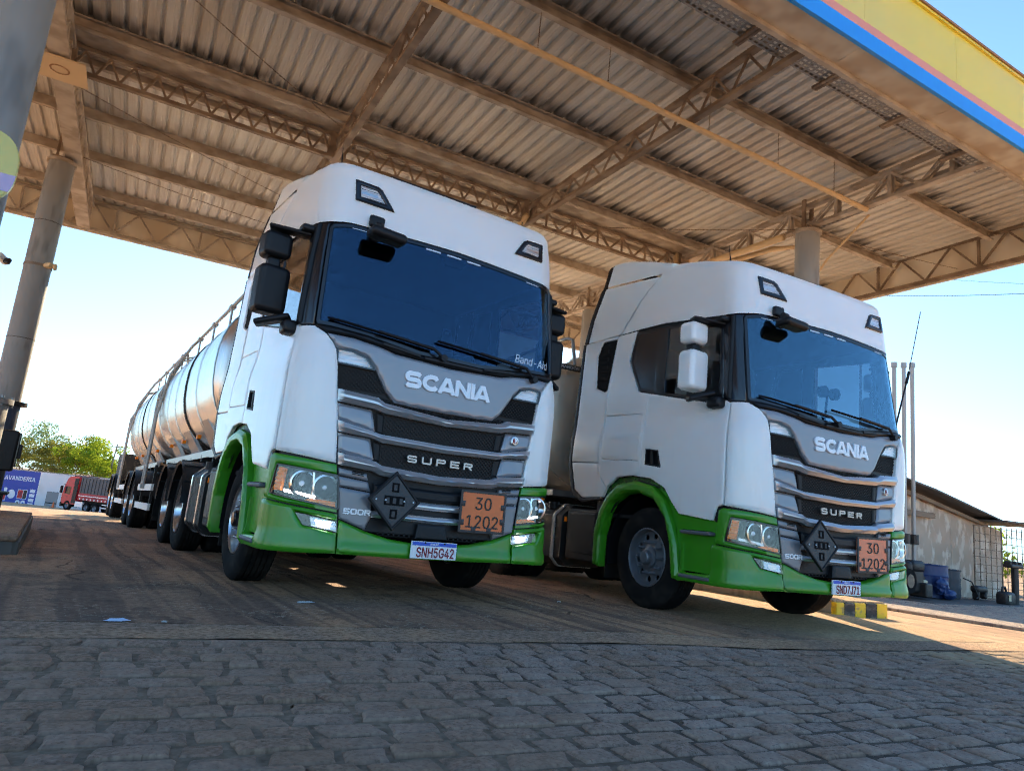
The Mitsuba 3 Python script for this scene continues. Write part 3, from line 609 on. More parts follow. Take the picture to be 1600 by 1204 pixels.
def dome2():
    rows = []
    for y in np.linspace(1.42, 2.66, 12):
        zt = float(zs(y)); zb_ = float(np.interp(y, [1.42, 1.63, 2.6], [3.70, 3.705, 3.815])); rr = min(.10, max(.02, (zt-zb_)*.6)); xw = float(np.interp(zb_, ZW, WW))+.004
        col = [(xw, y + .0*zb_, zb_)]; xt = float(np.interp(zt-rr, ZW, WW)); sh = -.35*(0)
        col.append((xt, y, zt-rr))
        for a in np.linspace(0, PI/2, 6)[1:]: col.append((xt-rr*(1-math.cos(a)), y, zt-rr+rr*math.sin(a)))
        for u in np.linspace(0, 1, 6)[1:]: col.append(((xt-rr)*(1-u), y, zt + .015*(1-(1-u)**2)))
        rows.append(col)
    R = np.array(rows); R[:, :, 1] -= np.clip(R[:, :, 2]-3.8, 0, 1)*.06*((R[:, :, 1]-1.42)/1.14)
    n, c = R.shape[:2]; V = R.reshape(-1, 3); F = []
    for i in range(n-1):
        for j in range(c-1): a = i*c+j; F += [[a, a+1, a+c], [a+1, a+c+1, a+c]]
    V2 = V*[-1, 1, 1]; F2 = [[a, c, b] for a, b, c in F]
    m = trimesh.Trimesh(np.vstack([V, V2]), np.vstack([F, np.array(F2)+len(V)])); m.merge_vertices(); return m, R[-1]
sp, edge = dome2(); add('roof_spoiler', sp, 'white_paint', 50)
ed = np.vstack([edge, (edge*[-1, 1, 1])[::-1][1:]]) + [0, .02, -.005]
V = np.vstack([ed, ed+[0, .075, -.01], ed+[0, .075, -.08], ed+[0, 0, -.08]]); n = len(ed); F = []
for r in range(3):
    for i in range(n-1): a = r*n+i; F += [[a, a+1, a+n], [a+1, a+n+1, a+n]]
add('edge_strip', trimesh.Trimesh(V, F), 'black_plastic', 40)
add('roof_rail', bar((-.55, .62, 3.655), (.35, .62, 3.665), .05, .03), 'black_plastic'); add('roof_rail', bar((-.5, 1.25, 3.80), (.5, 1.25, 3.80), .06, .05), 'black_plastic')
for sd in (-1, 1):
    mk = PF(sd, [(.955, 3.375), (.76, 3.362), (.725, 3.34), (.61, 3.172), (.945, 3.185)]) 
    g = truck.group('marker_lamp')
    add('bezel', panel(mk.difference(mk.buffer(-.042)), .022, .04, .01, .008, (.04, .06)), 'black_gloss', 42, g)
    add('reflector', panel(mk.buffer(-.04), -.004, .02, 0, 0, (.03, .006), disp=steps(.04, .017)), 'lens_white', 12, g)
    for zz in (3.225, 3.255, 3.30): add('fin', panel(mk.buffer(-.05).intersection(box(-3, zz, 3, zz+.007)), .004, .02, 0, 0, (.1, .1)), 'black_plastic', False, g)
    add('bulb', panel(PF(sd, [(.90, 3.29), (.76, 3.29), (.76, 3.265), (.90, 3.265)]), .004, .01, 0, 0), 'chrome', False, g)
    add('lens', panel(mk.buffer(-.04), .012, 0, 0, 0), 'glass_clear', True, g)
ab = surf(*SY(-1, .62, 3.4)) ; add('roof_antenna', tube((-1.0, .62, 3.58), (-1.0, .66, 3.80), .008, 6, .003), 'black_plastic')
add('roof_antenna', tube((1.0, .75, 3.62), (1.0, .78, 3.80), .008, 6, .003), 'black_plastic')
# --- mirrors
for sd in (-1, 1):
    g = truck.group('mirror'); tp = lambda p: p*[1, 1, 1]
    add('upper_housing', rbox((sd*1.42, .66, 2.745), (.225, .20, .215), .045, 14, (0, 0, sd*-.10)), 'black_plastic', 45, g)
    add('lower_housing', rbox((sd*1.41, .66, 2.37), (.25, .20, .40), .05, 14, (0, 0, sd*-.10)), 'black_plastic', 45, g)
    add('glass', b2((sd*1.41-.10, .758, 2.20), (sd*1.41+.10, .764, 2.53)), 'chrome', False, g)
    add('arm', cat([rbox((sd*1.34, .56, 2.87), (.34, .13, .035), .015, 8, (0, sd*-.06, sd*.3)), rbox((sd*1.21, .48, 2.90), (.16, .13, .06), .02, 8)]), 'black_plastic', 40, g)
    add('arm', cat([rbox((sd*1.37, .58, 2.115), (.28, .13, .05), .02, 8, (0, sd*.32, sd*.4)), rbox((sd*1.255, .49, 2.06), (.12, .17, .11), .03, 8)]), 'black_plastic', 40, g)
    add('neck', rbox((sd*1.42, .66, 2.59), (.10, .11, .10), .02, 8), 'black_plastic', 40, g)
g = truck.group('kerb_mirror')
p = surf(*FX(-.755, 3.03), .03); q = surf(*FX(-.755, 2.92), .13)
add('arm', cat([rbox(p+[0, 0, .0], (.13, .05, .10), .018, 8), rbox((p+q)/2+[0, .0, -.05], (.07, .07, .16), .018, 8, (.6, 0, 0))]), 'black_plastic', 40, g)
add('housing', rbox((-.70, q[1]-.01, 2.885), (.31, .17, .085), .036, 14, (0, .05, .0)), 'black_plastic', 45, g)
# --- cabin
add('dashboard', cat([rbox((0, .62, 1.93), (2.1, .75, .20), .08, 10), rbox((.62, .85, 2.0), (.7, .4, .16), .07, 10)]), 'interior', 40)
sw = trimesh.creation.torus(.22, .016, 28, 8); sw.apply_transform(trimesh.transformations.euler_matrix(-.75, 0, 0)); sw.apply_translation((.62, .98, 2.13))
g = truck.group('steering_wheel'); add('ring', sw, 'black_matte', True, g); add('hub', cat([rbox((.62, .98, 2.12), (.16, .16, .05), .02, 8, (-.75, 0, 0)), bar((.42, .98, 2.13), (.82, .98, 2.13), .03), tube((.62, .98, 2.1), (.62, .75, 1.9), .04)]), 'black_matte', False, g)
for x in (-.62, .62):
    g = truck.group('seat'); add('cushion', rbox((x, 1.75, 1.62), (.52, .5, .16), .06, 10), 'interior', 40, g); add('backrest', rbox((x, 2.02, 2.02), (.5, .16, .75), .06, 10, (-.15, 0, 0)), 'interior', 40, g); add('headrest', rbox((x, 2.12, 2.50), (.28, .1, .2), .04, 10), 'interior', 40, g)
add('curtain', b2((-1.1, 2.2, 1.5), (1.1, 2.22, 3.05)), 'interior')
# --- wheels
def tyre_mesh(wd=.30, R=.52, ri=.29):
    h = wd/2; pr = [(ri, -h*.8), (ri+.03, -h*.92), (ri+.10, -h), (R-.06, -h*.97), (R-.015, -h*.86), (R, -h*.72)]
    for k in range(4):
        c = -h*.72 + (k+1)*(h*1.44)/5; pr += [(R, c-.007), (R-.013, c-.005), (R-.013, c+.005), (R, c+.007)]
    pr += [(R, h*.72), (R-.015, h*.86), (R-.06, h*.97), (ri+.10, h), (ri+.03, h*.92), (ri, h*.8)]
    return lathe(pr, 'x', 56)
TY = mikit.ply(tyre_mesh(), None, 35)
def rim_front():
    ring = lathe([(.298, -.12), (.302, -.13), (.292, -.135), (.28, -.11), (.275, -.03), (.285, .10), (.298, .12)], 'x', 48)
    disc = Polygon([(.28*math.cos(t), .28*math.sin(t)) for t in np.linspace(0, 2*PI, 60, endpoint=False)])
    for k in range(10):
        t = 2*PI*k/10+.15; disc = disc.difference(Point(.225*math.cos(t), .225*math.sin(t)).buffer(.032))
    disc = disc.difference(Point(0, 0).buffer(.09)); d = panel(disc, 0, .014, .004, .004, (.04, .04), mapf=lambda a, b, o: np.stack([-o + 0.0 - .045*(1-np.clip((np.hypot(a, b)-.12)/.16, 0, 1))*0 - .03*np.clip((.20-np.hypot(a, b))/.1, 0, 1), -np.asarray(a), np.asarray(b)], -1))
    d.apply_translation((-.05, 0, 0)); return cat([ring, d])
RIM = mikit.ply(rim_front(), None, 35)
HUB = mikit.ply(lathe([(.001, -.175), (.055, -.172), (.07, -.16), (.075, -.11), (.105, -.10), (.11, -.06), (.10, .0)], 'x', 28), None, 35)
NUT = mikit.ply(lathe([(.0005, -.135), (.008, -.13), (.013, -.12), (.015, -.08), (.02, -.078), (.02, -.06)], 'x', 10), None, 30)
RIMD = mikit.ply(lathe([(.298, -.13), (.302, -.14), (.29, -.145), (.275, -.11), (.262, -.02), (.25, .02), (.20, .05), (.13, .055), (.125, .01), (.10, -.01), (.001, -.015)], 'x', 40), None, 35)
DRM = mikit.ply(lathe([(.27, .0), (.27, .12), (.001, .125)], 'x', 24), None, 35)
def put_ply(kit, name, ply, mat, tw, parent=''):
    k = kit.group(name, parent); kit.items.append((k, {**ply, 'to_world': tw}, mat, None, None))
class TW:                                            # local placement kept until the kit is placed
    pass
def place_wheel(kit, x, y, z, sd, kind, turn=0., nuts='chrome'):
    g = kit.group('wheel'); tw = np.eye(4); R = trimesh.transformations.euler_matrix(0, 0, turn + (0 if sd < 0 else PI)); R[:3, 3] = (x, y, z)
    put_ply(kit, 'tyre', TY, 'rubber', R, g)
    if kind == 'front':
        put_ply(kit, 'rim', RIM, 'rim_front', R, g); put_ply(kit, 'drum', DRM, 'frame_black', R, g); put_ply(kit, 'hub', HUB, 'hub_mat', R, g)
        for k in range(10):
            t = 2*PI*k/10; N = R @ trimesh.transformations.translation_matrix((0, .165*math.cos(t), .165*math.sin(t))); put_ply(kit, 'nut', NUT, 'nut_mat', N, g)
    else:
        put_ply(kit, 'rim', RIMD, 'rim_rear', R, g); put_ply(kit, 'drum', DRM, 'frame_black', R, g)
def place2(self, root, label, category, tw=None, group=None, swap={}, skip=(), relabel={}):
    base = np.array(tw.matrix) if tw is not None else np.eye(4); items = self.items
    if label:
        labels[root] = {'label': label, 'category': category}
        if group: labels[root]['group'] = group
    for k, d, mat, lab, kind in items:
        if any(k == s or k.startswith(s + '__') for s in skip): continue
        mm = base @ d['to_world'] if 'to_world' in d else base
        key = root + '__' + k
        scene[key] = {**d, 'bsdf': {'type': 'ref', 'id': swap.get(k, swap.get(mat, mat))}, 'to_world': T(np.asarray(mm).tolist())}
        lab = relabel.get(k, lab)
        if lab or kind: labels[key] = {**({'label': lab} if lab else {}), **({'kind': kind} if kind else {})}
Kit.place = place2
for sd in (-1, 1):
    place_wheel(truck, sd*1.06, 1.47, .515, sd, 'front', .0)
for y in (4.85, 6.22):
    dz = -.018*(y-1.4)
    for sd in (-1, 1):
        place_wheel(truck, sd*1.06, y, .515+dz, sd, 'rear'); place_wheel(truck, sd*.70, y, .515+dz, sd, 'rear')
    add('axle', tube((-.6, y, .515+dz), (.6, y, .515+dz), .09, 12), 'frame_black', 30)
add('front_axle', cat([bar((-.9, 1.47, .47), (.9, 1.47, .47), .11, .13), tube((-.05, 1.2, .6), (-.05, 1.8, .55), .12)]), 'frame_black')
add('engine_block', cat([rbox((0, 1.35, .78), (.85, 1.5, .5), .08, 8), b2((-.6, .25, .5), (.6, .45, .95))]), 'black_matte', 35)
for sd in (-1, 1):
    add('frame_rail', b2((sd*.40-.04, .6, .72), (sd*.40+.04, 7.1, .98)), 'frame_black')
    dz = -.018*(5.5-1.4)
    for y in (4.85, 6.22):
        dzz = -.018*(y-1.4); n = 20; ang = np.linspace(math.radians(8), math.radians(172), n)
        def ringp(x, r): return [(sd*x, y+r*math.cos(t), .515+dzz+r*math.sin(t)) for t in ang]
        V = np.array(ringp(1.27, .565) + ringp(1.285, .60) + ringp(1.20, .605) + ringp(.55, .605)); F = []
        for r in range(3):
            for i in range(n-1): a = r*n+i; F += [[a, a+1, a+n], [a+1, a+n+1, a+n]]
        g = truck.group('mudguard_arch'); add('shell', trimesh.Trimesh(V, F, process=False), 'black_plastic', 50, g)
        for k in range(1, 6):
            t = math.radians(8+164*k/6); add('rib', bar((sd*.6, y+.608*math.cos(t), .515+dzz+.608*math.sin(t)), (sd*1.26, y+.608*math.cos(t), .515+dzz+.608*math.sin(t)), .02, .02), 'black_plastic', False, g)
    add('rear_flap', b2((sd*.92-.34, 6.92, .25+dz), (sd*.92+.34, 6.94, .85+dz)), 'rubber')
    add('battery_box', rbox((sd*1.0, 2.70, .66), (.42, .66, .62), .03, 8), 'frame_black', 30)
    add('battery_lid', rbox((sd*1.19, 2.70, .68), (.05, .60, .50), .02, 8), 'black_plastic', 30)
    tk = Polygon([(-.26, -.34), (.20, -.34), (.27, -.27), (.27, .22), (.14, .34), (-.26, .34)]).buffer(.04)
    tm = extr(tk, .95, 'xz', 3.10); tm.apply_translation((0, 0, .63)); tm.vertices[:, 0] = sd*(.92 + tm.vertices[:, 0]);
    if sd < 0: tm.invert()
    g = truck.group('fuel_tank'); add('body', tm, 'tank_paint', 30, g)
    for y in (3.25, 3.85):
        ring = tk.buffer(.018).difference(tk.buffer(.002)); sm = extr(ring, .06, 'xz', y); sm.apply_translation((0, 0, .63)); sm.vertices[:, 0] = sd*(.92 + sm.vertices[:, 0]); add('strap', sm, 'strap_mat', 30, g)
    add('cap', tube((sd*1.12, 3.5, .95), (sd*1.12, 3.5, 1.04), .07, 14), 'black_plastic', 30, g)
    add('side_reflector', b2((sd*1.20-.01, 3.05, .80), (sd*1.20+.01, 3.09, .86)), 'amber')
add('fifth_wheel', cat([b2((-.45, 5.0, .98), (.45, 6.0, 1.06)), b2((-.5, 5.3, .9), (.5, 5.7, .98))]), 'frame_black')
add('cross_member', cat([b2((-.4, y, .76), (.4, y+.1, .94)) for y in (2.6, 3.6, 4.4, 6.9)]), 'frame_black')
add('catwalk', b2((-.45, 2.6, .99), (.45, 4.2, 1.02)), 'galv')
for z, c in ((1.35, 'plate_red'), (1.5, 'plate_blue'), (1.65, 'amber')):
    t = np.linspace(0, 1, 14); add('air_hose', pipe([(-.3+.5*(z-1.35)+.04*math.sin(u*18), 2.46+1.15*u, z-.35*math.sin(u*PI)) for u in t], .014, 6), 'black_plastic', True)
# --- things hung on the front
def plate(txt, name):
    k = Kit(); return k
def number_plate(kit, txt):
    g = kit.group('number_plate'); y = surf(np.array([0.]), np.array([.44]), .05)[0][1]
    fm = lambda a, b, o: np.stack([np.asarray(a)+0*o, y - np.asarray(o), np.asarray(b)+0*o], -1)
    kit.add('plate', panel(box(-.2, .376, .2, .508), .0, .012, .004, .003, (.5, .5), mapf=fm), 'plate_white', 30, g)
    kit.add('band', panel(box(-.195, .476, .195, .504), .0025, .002, 0, 0, (.5, .5), mapf=fm), 'plate_blue', False, g)
    b = text('BRASIL', .014, .001, True, 1.2); b.apply_translation((-b.extents[0]/2, .483, 0)); b.vertices = fm(b.vertices[:, 0], b.vertices[:, 1], .003+b.vertices[:, 2]); kit.add('country', b, 'plate_white', False, g)
    m = text(txt, .072, .002, True, .80); v = m.vertices; v[:, 0] *= .33/m.extents[0]; m.vertices = v; m.apply_translation((-.155, .390, 0)); m.vertices = fm(m.vertices[:, 0], m.vertices[:, 1], .002+m.vertices[:, 2]); kit.add('number', m, 'plate_red', False, g)
    for x in (-.085, .085): kit.add('bolt', lathe([(.001, -.004), (.007, -.003), (.008, 0)], 'y', 8, (x, y-.003, .499)), 'black_plastic', False, g)
def hazard_panel(kit, cx, cz, w, h, tilt, lean=0.0):
    g = kit.group('hazard_panel'); y0 = .0
    R = trimesh.transformations.euler_matrix(0, tilt, lean); R[:3, 3] = (cx, -.005, cz)
    def fm(a, b, o): p = np.stack([np.asarray(a)+0*o, -np.asarray(o), np.asarray(b)+0*o], -1); return trimesh.transform_points(p, R)
    kit.add('board', panel(box(-w/2, -h/2, w/2, h/2), 0, .012, .004, .003, (.5, .5), mapf=fm), 'hazard_orange', 30, g)
    kit.add('frame', panel(box(-w/2, -h/2, w/2, h/2).buffer(.006).difference(box(-w/2+.014, -h/2+.014, w/2-.014, h/2-.014)), .005, .01, 0, 0, (.5, .5), mapf=fm), 'placard_black', 30, g)
    for (x, z) in ((-w/2+.02, .06), (-w/2+.02, -.09), (w/2-.02, .05), (w/2-.02, -.07), (-.08, -h/2+.02), (.07, -h/2+.02)):
        kit.add('clip', panel(box(x-.022, z-.022, x+.022, z+.022), .008, .012, .008, .004, (.5, .5), mapf=fm), 'placard_black', 30, g)
    for t, z, wd in (('30', .018, .155), ('1202', -.13, .31)):
        m = text(t, .10, .003, False, 1.0); v = m.vertices; v[:, 0] = (v[:, 0]-v[:, 0].min())*wd/m.extents[0]; m.vertices = v; m.apply_translation((-wd/2, z, 0)); m.vertices = fm(m.vertices[:, 0], m.vertices[:, 1], .003+m.vertices[:, 2]); kit.add('number', m, 'print_black', False, g)
def diamond(kit, cx, cz, rx, rz, fold, yoff=-.045):
    """dark folding placard hung corner up; fold turns it about its upright axis"""
    g = kit.group('diamond_placard'); R = trimesh.transformations.euler_matrix(-.06, 0, fold); R[:3, 3] = (cx, yoff, cz)
    def fm(a, b, o): p = np.stack([np.asarray(a)+0*o, -np.asarray(o), np.asarray(b)+0*o], -1); return trimesh.transform_points(p, R)
    D = Polygon([(0, rz), (rx, 0), (0, -rz), (-rx, 0)])
    kit.add('board', panel(D, 0, .012, .006, .006, (.5, .5), mapf=fm), 'placard_black', 30, g)
    kit.add('frame', panel(D.difference(D.buffer(-.022)), .008, .02, .006, .006, (.5, .5), mapf=fm), 'black_plastic', 30, g)
    for (x, z) in ((0, .10), (0, -.10), (.055, 0), (-.055, 0), (0, 0)):
        kit.add('slot', panel(box(x-.028, z-.035, x+.028, z+.035).difference(box(x-.016, z-.022, x+.016, z+.022)), .006, .01, 0, 0, (.5, .5), mapf=fm), 'black_matte', False, g)
    for x in (-.15, -.075, .075, .15): kit.add('rivet', lathe([(.001, -.008), (.006, -.006), (.007, 0)], 'y', 8, trimesh.transform_points([[x*rx/.21, -.008, 0]], R)[0]), 'letter_white', False, g)
TA, TBX = Kit(), Kit(); TA.used = dict(truck.used); TBX.used = dict(truck.used)
number_plate(TA, 'SNH5G42'); number_plate(TBX, 'SND7J71')
hazard_panel(TA, .415, .775, .435, .33, -.01, .02); hazard_panel(TBX, .40, .765, .40, .33, -.03, -.1)
diamond(TA, -.40, .795, .215, .225, .0); diamond(TBX, -.40, .81, .22, .235, -.10)
g = TA.group('toll_tag'); TA.add('tag', panel(PF(1, [(-.085, 2.26), (-.015, 2.26), (.03, 2.10), (-.11, 2.10)]), -.016, .002, 0, 0), 'print_grey', False, g); TA.add('chip', panel(PF(1, [(-.07, 2.24), (-.03, 2.24), (-.03, 2.215), (-.07, 2.215)]), -.013, .002, 0, 0), 'letter_white', False, g)
M('print_grey', prin((.05, .07, .10), .5))
g = TBX.group('dash_fan')
for x in (.46, .65): TBX.add('head', tube((x, .60, 2.48), (x, .66, 2.48), .065, 18), 'black_matte', 30, g)
TBX.add('stem', cat([tube((.46, .65, 2.47), (.65, .65, 2.47), .014, 8), tube((.56, .65, 2.47), (.56, .70, 2.02), .014, 8)]), 'black_matte', False, g)
ban = text('Band-Aid', .075, .001, False, .8, .18); v = ban.vertices; v[:, 0] *= .40/ban.extents[0]; ban.vertices = v
TA.add('lettering', lay(ban, .66, 2.125, -.009), 'letter_white', label='white slanted sticker writing low in the windscreen')
# day lamps and fog lamps burn on the first truck only
M('lamp_glow', {'type': 'diffuse', 'reflectance': rgb(.7, .7, .7)})
ROT_B = T().translate([3.80325, -1.11466, -.0308]).rotate([0, 0, 1], math.degrees(-0.085724))
swA = {'rim_front': 'rim_alloy', 'hub_mat': 'black_gloss', 'nut_mat': 'chrome', 'rim_rear': 'rim_alloy', 'tank_paint': 'frame_black', 'strap_mat': 'chrome', 'hazard_orange': 'orange_panel', 'glass_wind': 'glass_windA'}
M('glass_windA', {'type': 'thindielectric', 'int_ior': 1.62, 'specular_transmittance': rgb(.02, .024, .03), 'specular_reflectance': rgb(.36, .66, 1)})
M('tank_pale', prin((.70, .62, .50), .42, .35))
M('glass_black', {'type': 'thindielectric', 'int_ior': 1.5, 'specular_transmittance': rgb(.10, .11, .12)})
swB = {'glass_side': 'glass_dark', 'glass_dark': 'glass_black', 'rim_front': 'rim_grey', 'hub_mat': 'rim_grey', 'nut_mat': 'rim_grey', 'rim_rear': 'rim_grey', 'tank_paint': 'frame_black', 'strap_mat': 'galv', 'hazard_orange': 'orange_pale'}
for sfx in ('', '_001'):
    for h in ('upper_housing', 'lower_housing'): swB[f'mirror{sfx}__{h}'] = 'white_paint'
truck.place('truck_tractor', 'left of two white and green truck cabs, with black mirrors and dark windscreen', 'truck', T(), 'parked tanker trucks', swA)
TA.place('truck_tractor', None, None, T(), None, swA)
truck.place('truck_tractor_001', 'right of two white and green truck cabs, with white mirrors and dull grey wheels', 'truck', ROT_B, 'parked tanker trucks', swB)
TBX.place('truck_tractor_001', None, None, ROT_B, None, swB)
for t_ in ('truck_tractor', 'truck_tractor_001'):
    for k_, l_ in (('lettering', 'raised white SCANIA lettering under the windscreen'), ('lettering_001', 'spaced chrome SUPER lettering in the middle grille opening'), ('lettering_002', 'small raised 500R lettering low on the left')): labels[t_ + '__' + k_] = {'label': l_}
labels['truck_tractor__number_plate'] = {'label': 'white number plate with blue band reading SNH5G42'}
labels['truck_tractor_001__number_plate'] = {'label': 'white number plate with blue band reading SND7J71'}
labels['truck_tractor__hazard_panel'] = {'label': 'orange hazard panel with black numbers 30 and 1202'}
labels['truck_tractor_001__hazard_panel'] = {'label': 'paler orange hazard panel with black numbers 30 and 1202'}
labels['truck_tractor__diamond_placard'] = {'label': 'flat dark diamond placard covering part of the lower grille'}
labels['truck_tractor_001__diamond_placard'] = {'label': 'dark diamond placard with raised ribs over the lower grille'}
for k in ('headlight', 'headlight_001'):
    e = scene[f'truck_tractor__{k}__day_lamp']; e['emitter'] = {'type': 'area', 'radiance': rgb(.8, .82, .85)}
for k in ('fog_lamp', 'fog_lamp_001'):
    e = scene[f'truck_tractor__{k}__bulb']; e['emitter'] = {'type': 'area', 'radiance': rgb(1.1, 1.1, 1.08)}
# ---------------------------------------------------------------- ground, apron, paving
def sheet(x0, x1, y0, y1, nx, ny, dz=0., fx=None, fy=None):
    X, Y = np.meshgrid(fx if fx is not None else np.linspace(x0, x1, nx), fy if fy is not None else np.linspace(y0, y1, ny)); nx, ny = X.shape[1], X.shape[0]
    V = np.stack([X.ravel(), Y.ravel(), (gz(X, Y)+dz).ravel()], -1)
    i, j = np.meshgrid(np.arange(nx-1), np.arange(ny-1)); a = (j*nx+i).ravel()
    return trimesh.Trimesh(V, np.vstack([np.stack([a, a+1, a+nx], 1), np.stack([a+1, a+nx+1, a+nx], 1)]), process=False)
gx = np.concatenate([np.linspace(-320, -14, 18), np.linspace(-12, 18, 61), np.linspace(20, 320, 18)])
gy = np.concatenate([np.linspace(-120, -14, 10), np.linspace(-12, 20, 65), np.linspace(22, 90, 20), np.linspace(100, 500, 12)])
struct('ground', sheet(0, 0, 0, 0, 0, 0, -.03, gx, gy), 'dirt', True)
E1 = lambda x: -0.83 - .112*x - .055*0          # joint between slab and edge strip
E2 = lambda x: E1(x) - .40 + .02*x*0            # edge of the strip against the setts
def strip_mesh(f0, f1, x0, x1, n, m, dz, th=.05):
    V, k = [], 0
    xs = np.linspace(x0, x1, n); rows = []
    for t in np.linspace(0, 1, m):
        y = np.array([f0(x) + (f1(x)-f0(x))*t for x in xs]); rows.append(np.stack([xs, y, gz(xs, y)+dz], -1))
    rows = [rows[0]-[0, 0, th]] + rows + [rows[-1]-[0, 0, th]]
    R = np.array(rows); r, c = R.shape[:2]; i, j = np.meshgrid(np.arange(c-1), np.arange(r-1)); a = (j*c+i).ravel()
    return trimesh.Trimesh(R.reshape(-1, 3), np.vstack([np.stack([a, a+1, a+c], 1), np.stack([a+1, a+c+1, a+c], 1)]), process=False)
jag = lambda x: .006*math.sin(x*3.1)+.004*math.sin(x*11)
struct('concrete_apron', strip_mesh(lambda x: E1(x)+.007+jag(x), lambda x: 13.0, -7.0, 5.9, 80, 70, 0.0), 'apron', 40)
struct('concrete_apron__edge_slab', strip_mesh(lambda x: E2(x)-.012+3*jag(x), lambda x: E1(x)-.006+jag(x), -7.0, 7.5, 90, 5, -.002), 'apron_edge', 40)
labels.pop('concrete_apron__edge_slab')
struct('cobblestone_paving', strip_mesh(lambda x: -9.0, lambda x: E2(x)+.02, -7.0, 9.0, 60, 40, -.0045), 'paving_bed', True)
# setts: rows parallel to the apron's edge, each stone its own
slope = math.atan(-.112)
def sett(cx, cy, L, W, a):
    n = 9; base = []
    for (u, v) in ((-1, -1), (0, -1), (1, -1), (1, 0), (1, 1), (0, 1), (-1, 1), (-1, 0)):
        base.append((u*L/2*(1-.10*rng.random()), v*W/2*(1-.12*rng.random())))
    base = np.array(base); base[:, 0] += base[:, 1]*rng.normal(0, .14)
    R = np.array([[math.cos(a), -math.sin(a)], [math.sin(a), math.cos(a)]]); h = rng.normal(0, .003); tl = rng.normal(0, .014, 2)
    rings = [(1.0, -.03), (.985, -.003), (.86, .005)]; V = []
    for sc, z in rings:
        p = base*sc; w = p @ R.T + [cx, cy]; V.append(np.column_stack([w, gz(w[:, 0], w[:, 1]) + z + h + p@tl + (rng.normal(0, .0012, 8) if z > 0 else 0)]))
    V.append(np.array([[cx, cy, float(gz(cx, cy)) + .008 + h]])); V = np.vstack(V); F = []
    for r in range(2):
        for i in range(8): j = (i+1) % 8; F += [[r*8+i, r*8+j, r*8+8+j], [r*8+i, r*8+8+j, r*8+8+i]]
    for i in range(8): F.append([16+i, 16+(i+1) % 8, 24])
    return trimesh.Trimesh(V, F, process=False)
setts = []
row = 0; d = .09
while d < 3.6:
    W = .122 + .035*rng.random(); x = -5.2 + .2*rng.random()
    while x < 7.5:
        L = .14 + .13*rng.random(); cx = x + L/2; cy = E2(cx) - d - W/2 + rng.normal(0, .006)
        dd = np.array([cx, cy, gz(cx, cy)]) - CAM; dep = dd@_f
        if dep > .6:
            px, py = 800 + FOC*(dd@np.cross(_f, UPV))/dep, 602 - FOC*(dd@UPV)/dep
            if -160 < px < 1760 and py < 1330: setts.append((dep, cx, cy, L-.015, W-.015, slope + rng.normal(0, .035)))
        x += L
    d += W; row += 1
setts.sort()
rest = []
for i, (_, cx, cy, L, W, a) in enumerate(setts):
    m = sett(cx, cy, L, W, a)
    if i < 300:
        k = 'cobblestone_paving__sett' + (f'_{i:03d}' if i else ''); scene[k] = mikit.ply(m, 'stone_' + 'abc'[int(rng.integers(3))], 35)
    else: rest.append(m)
if rest: scene['cobblestone_paving__far_setts'] = mikit.ply(cat(rest), 'stone_a', 35); labels['cobblestone_paving__far_setts'] = {'kind': 'stuff'}

# ---------------------------------------------------------------- tank trailers
def oval(hw, hh, n=44, e=2.5):
    t = np.linspace(0, 2*PI, n, endpoint=False); c, s = np.cos(t), np.sin(t)
    return np.stack([hw*np.sign(c)*np.abs(c)**(2/e), hh*np.sign(s)*np.abs(s)**(2/e)], -1)
def loft(rings):                                   # rings: (y, points xz)
    n = len(rings[0][1]); V = np.vstack([np.column_stack([p[:, 0], np.full(n, y), p[:, 1]]) for y, p in rings]); F = []
    for r in range(len(rings)-1):
        for i in range(n): j = (i+1) % n; F += [[r*n+i, r*n+n+j, r*n+j], [r*n+i, r*n+n+i, r*n+n+j]]
    k = len(V); V = np.vstack([V, [[0, rings[0][0], rings[0][1][:, 1].mean()]], [[0, rings[-1][0], rings[-1][1][:, 1].mean()]]]); b = (len(rings)-1)*n
    for i in range(n): j = (i+1) % n; F += [[k, i, j], [k+1, b+j, b+i]]
    return trimesh.Trimesh(V, F, process=False)
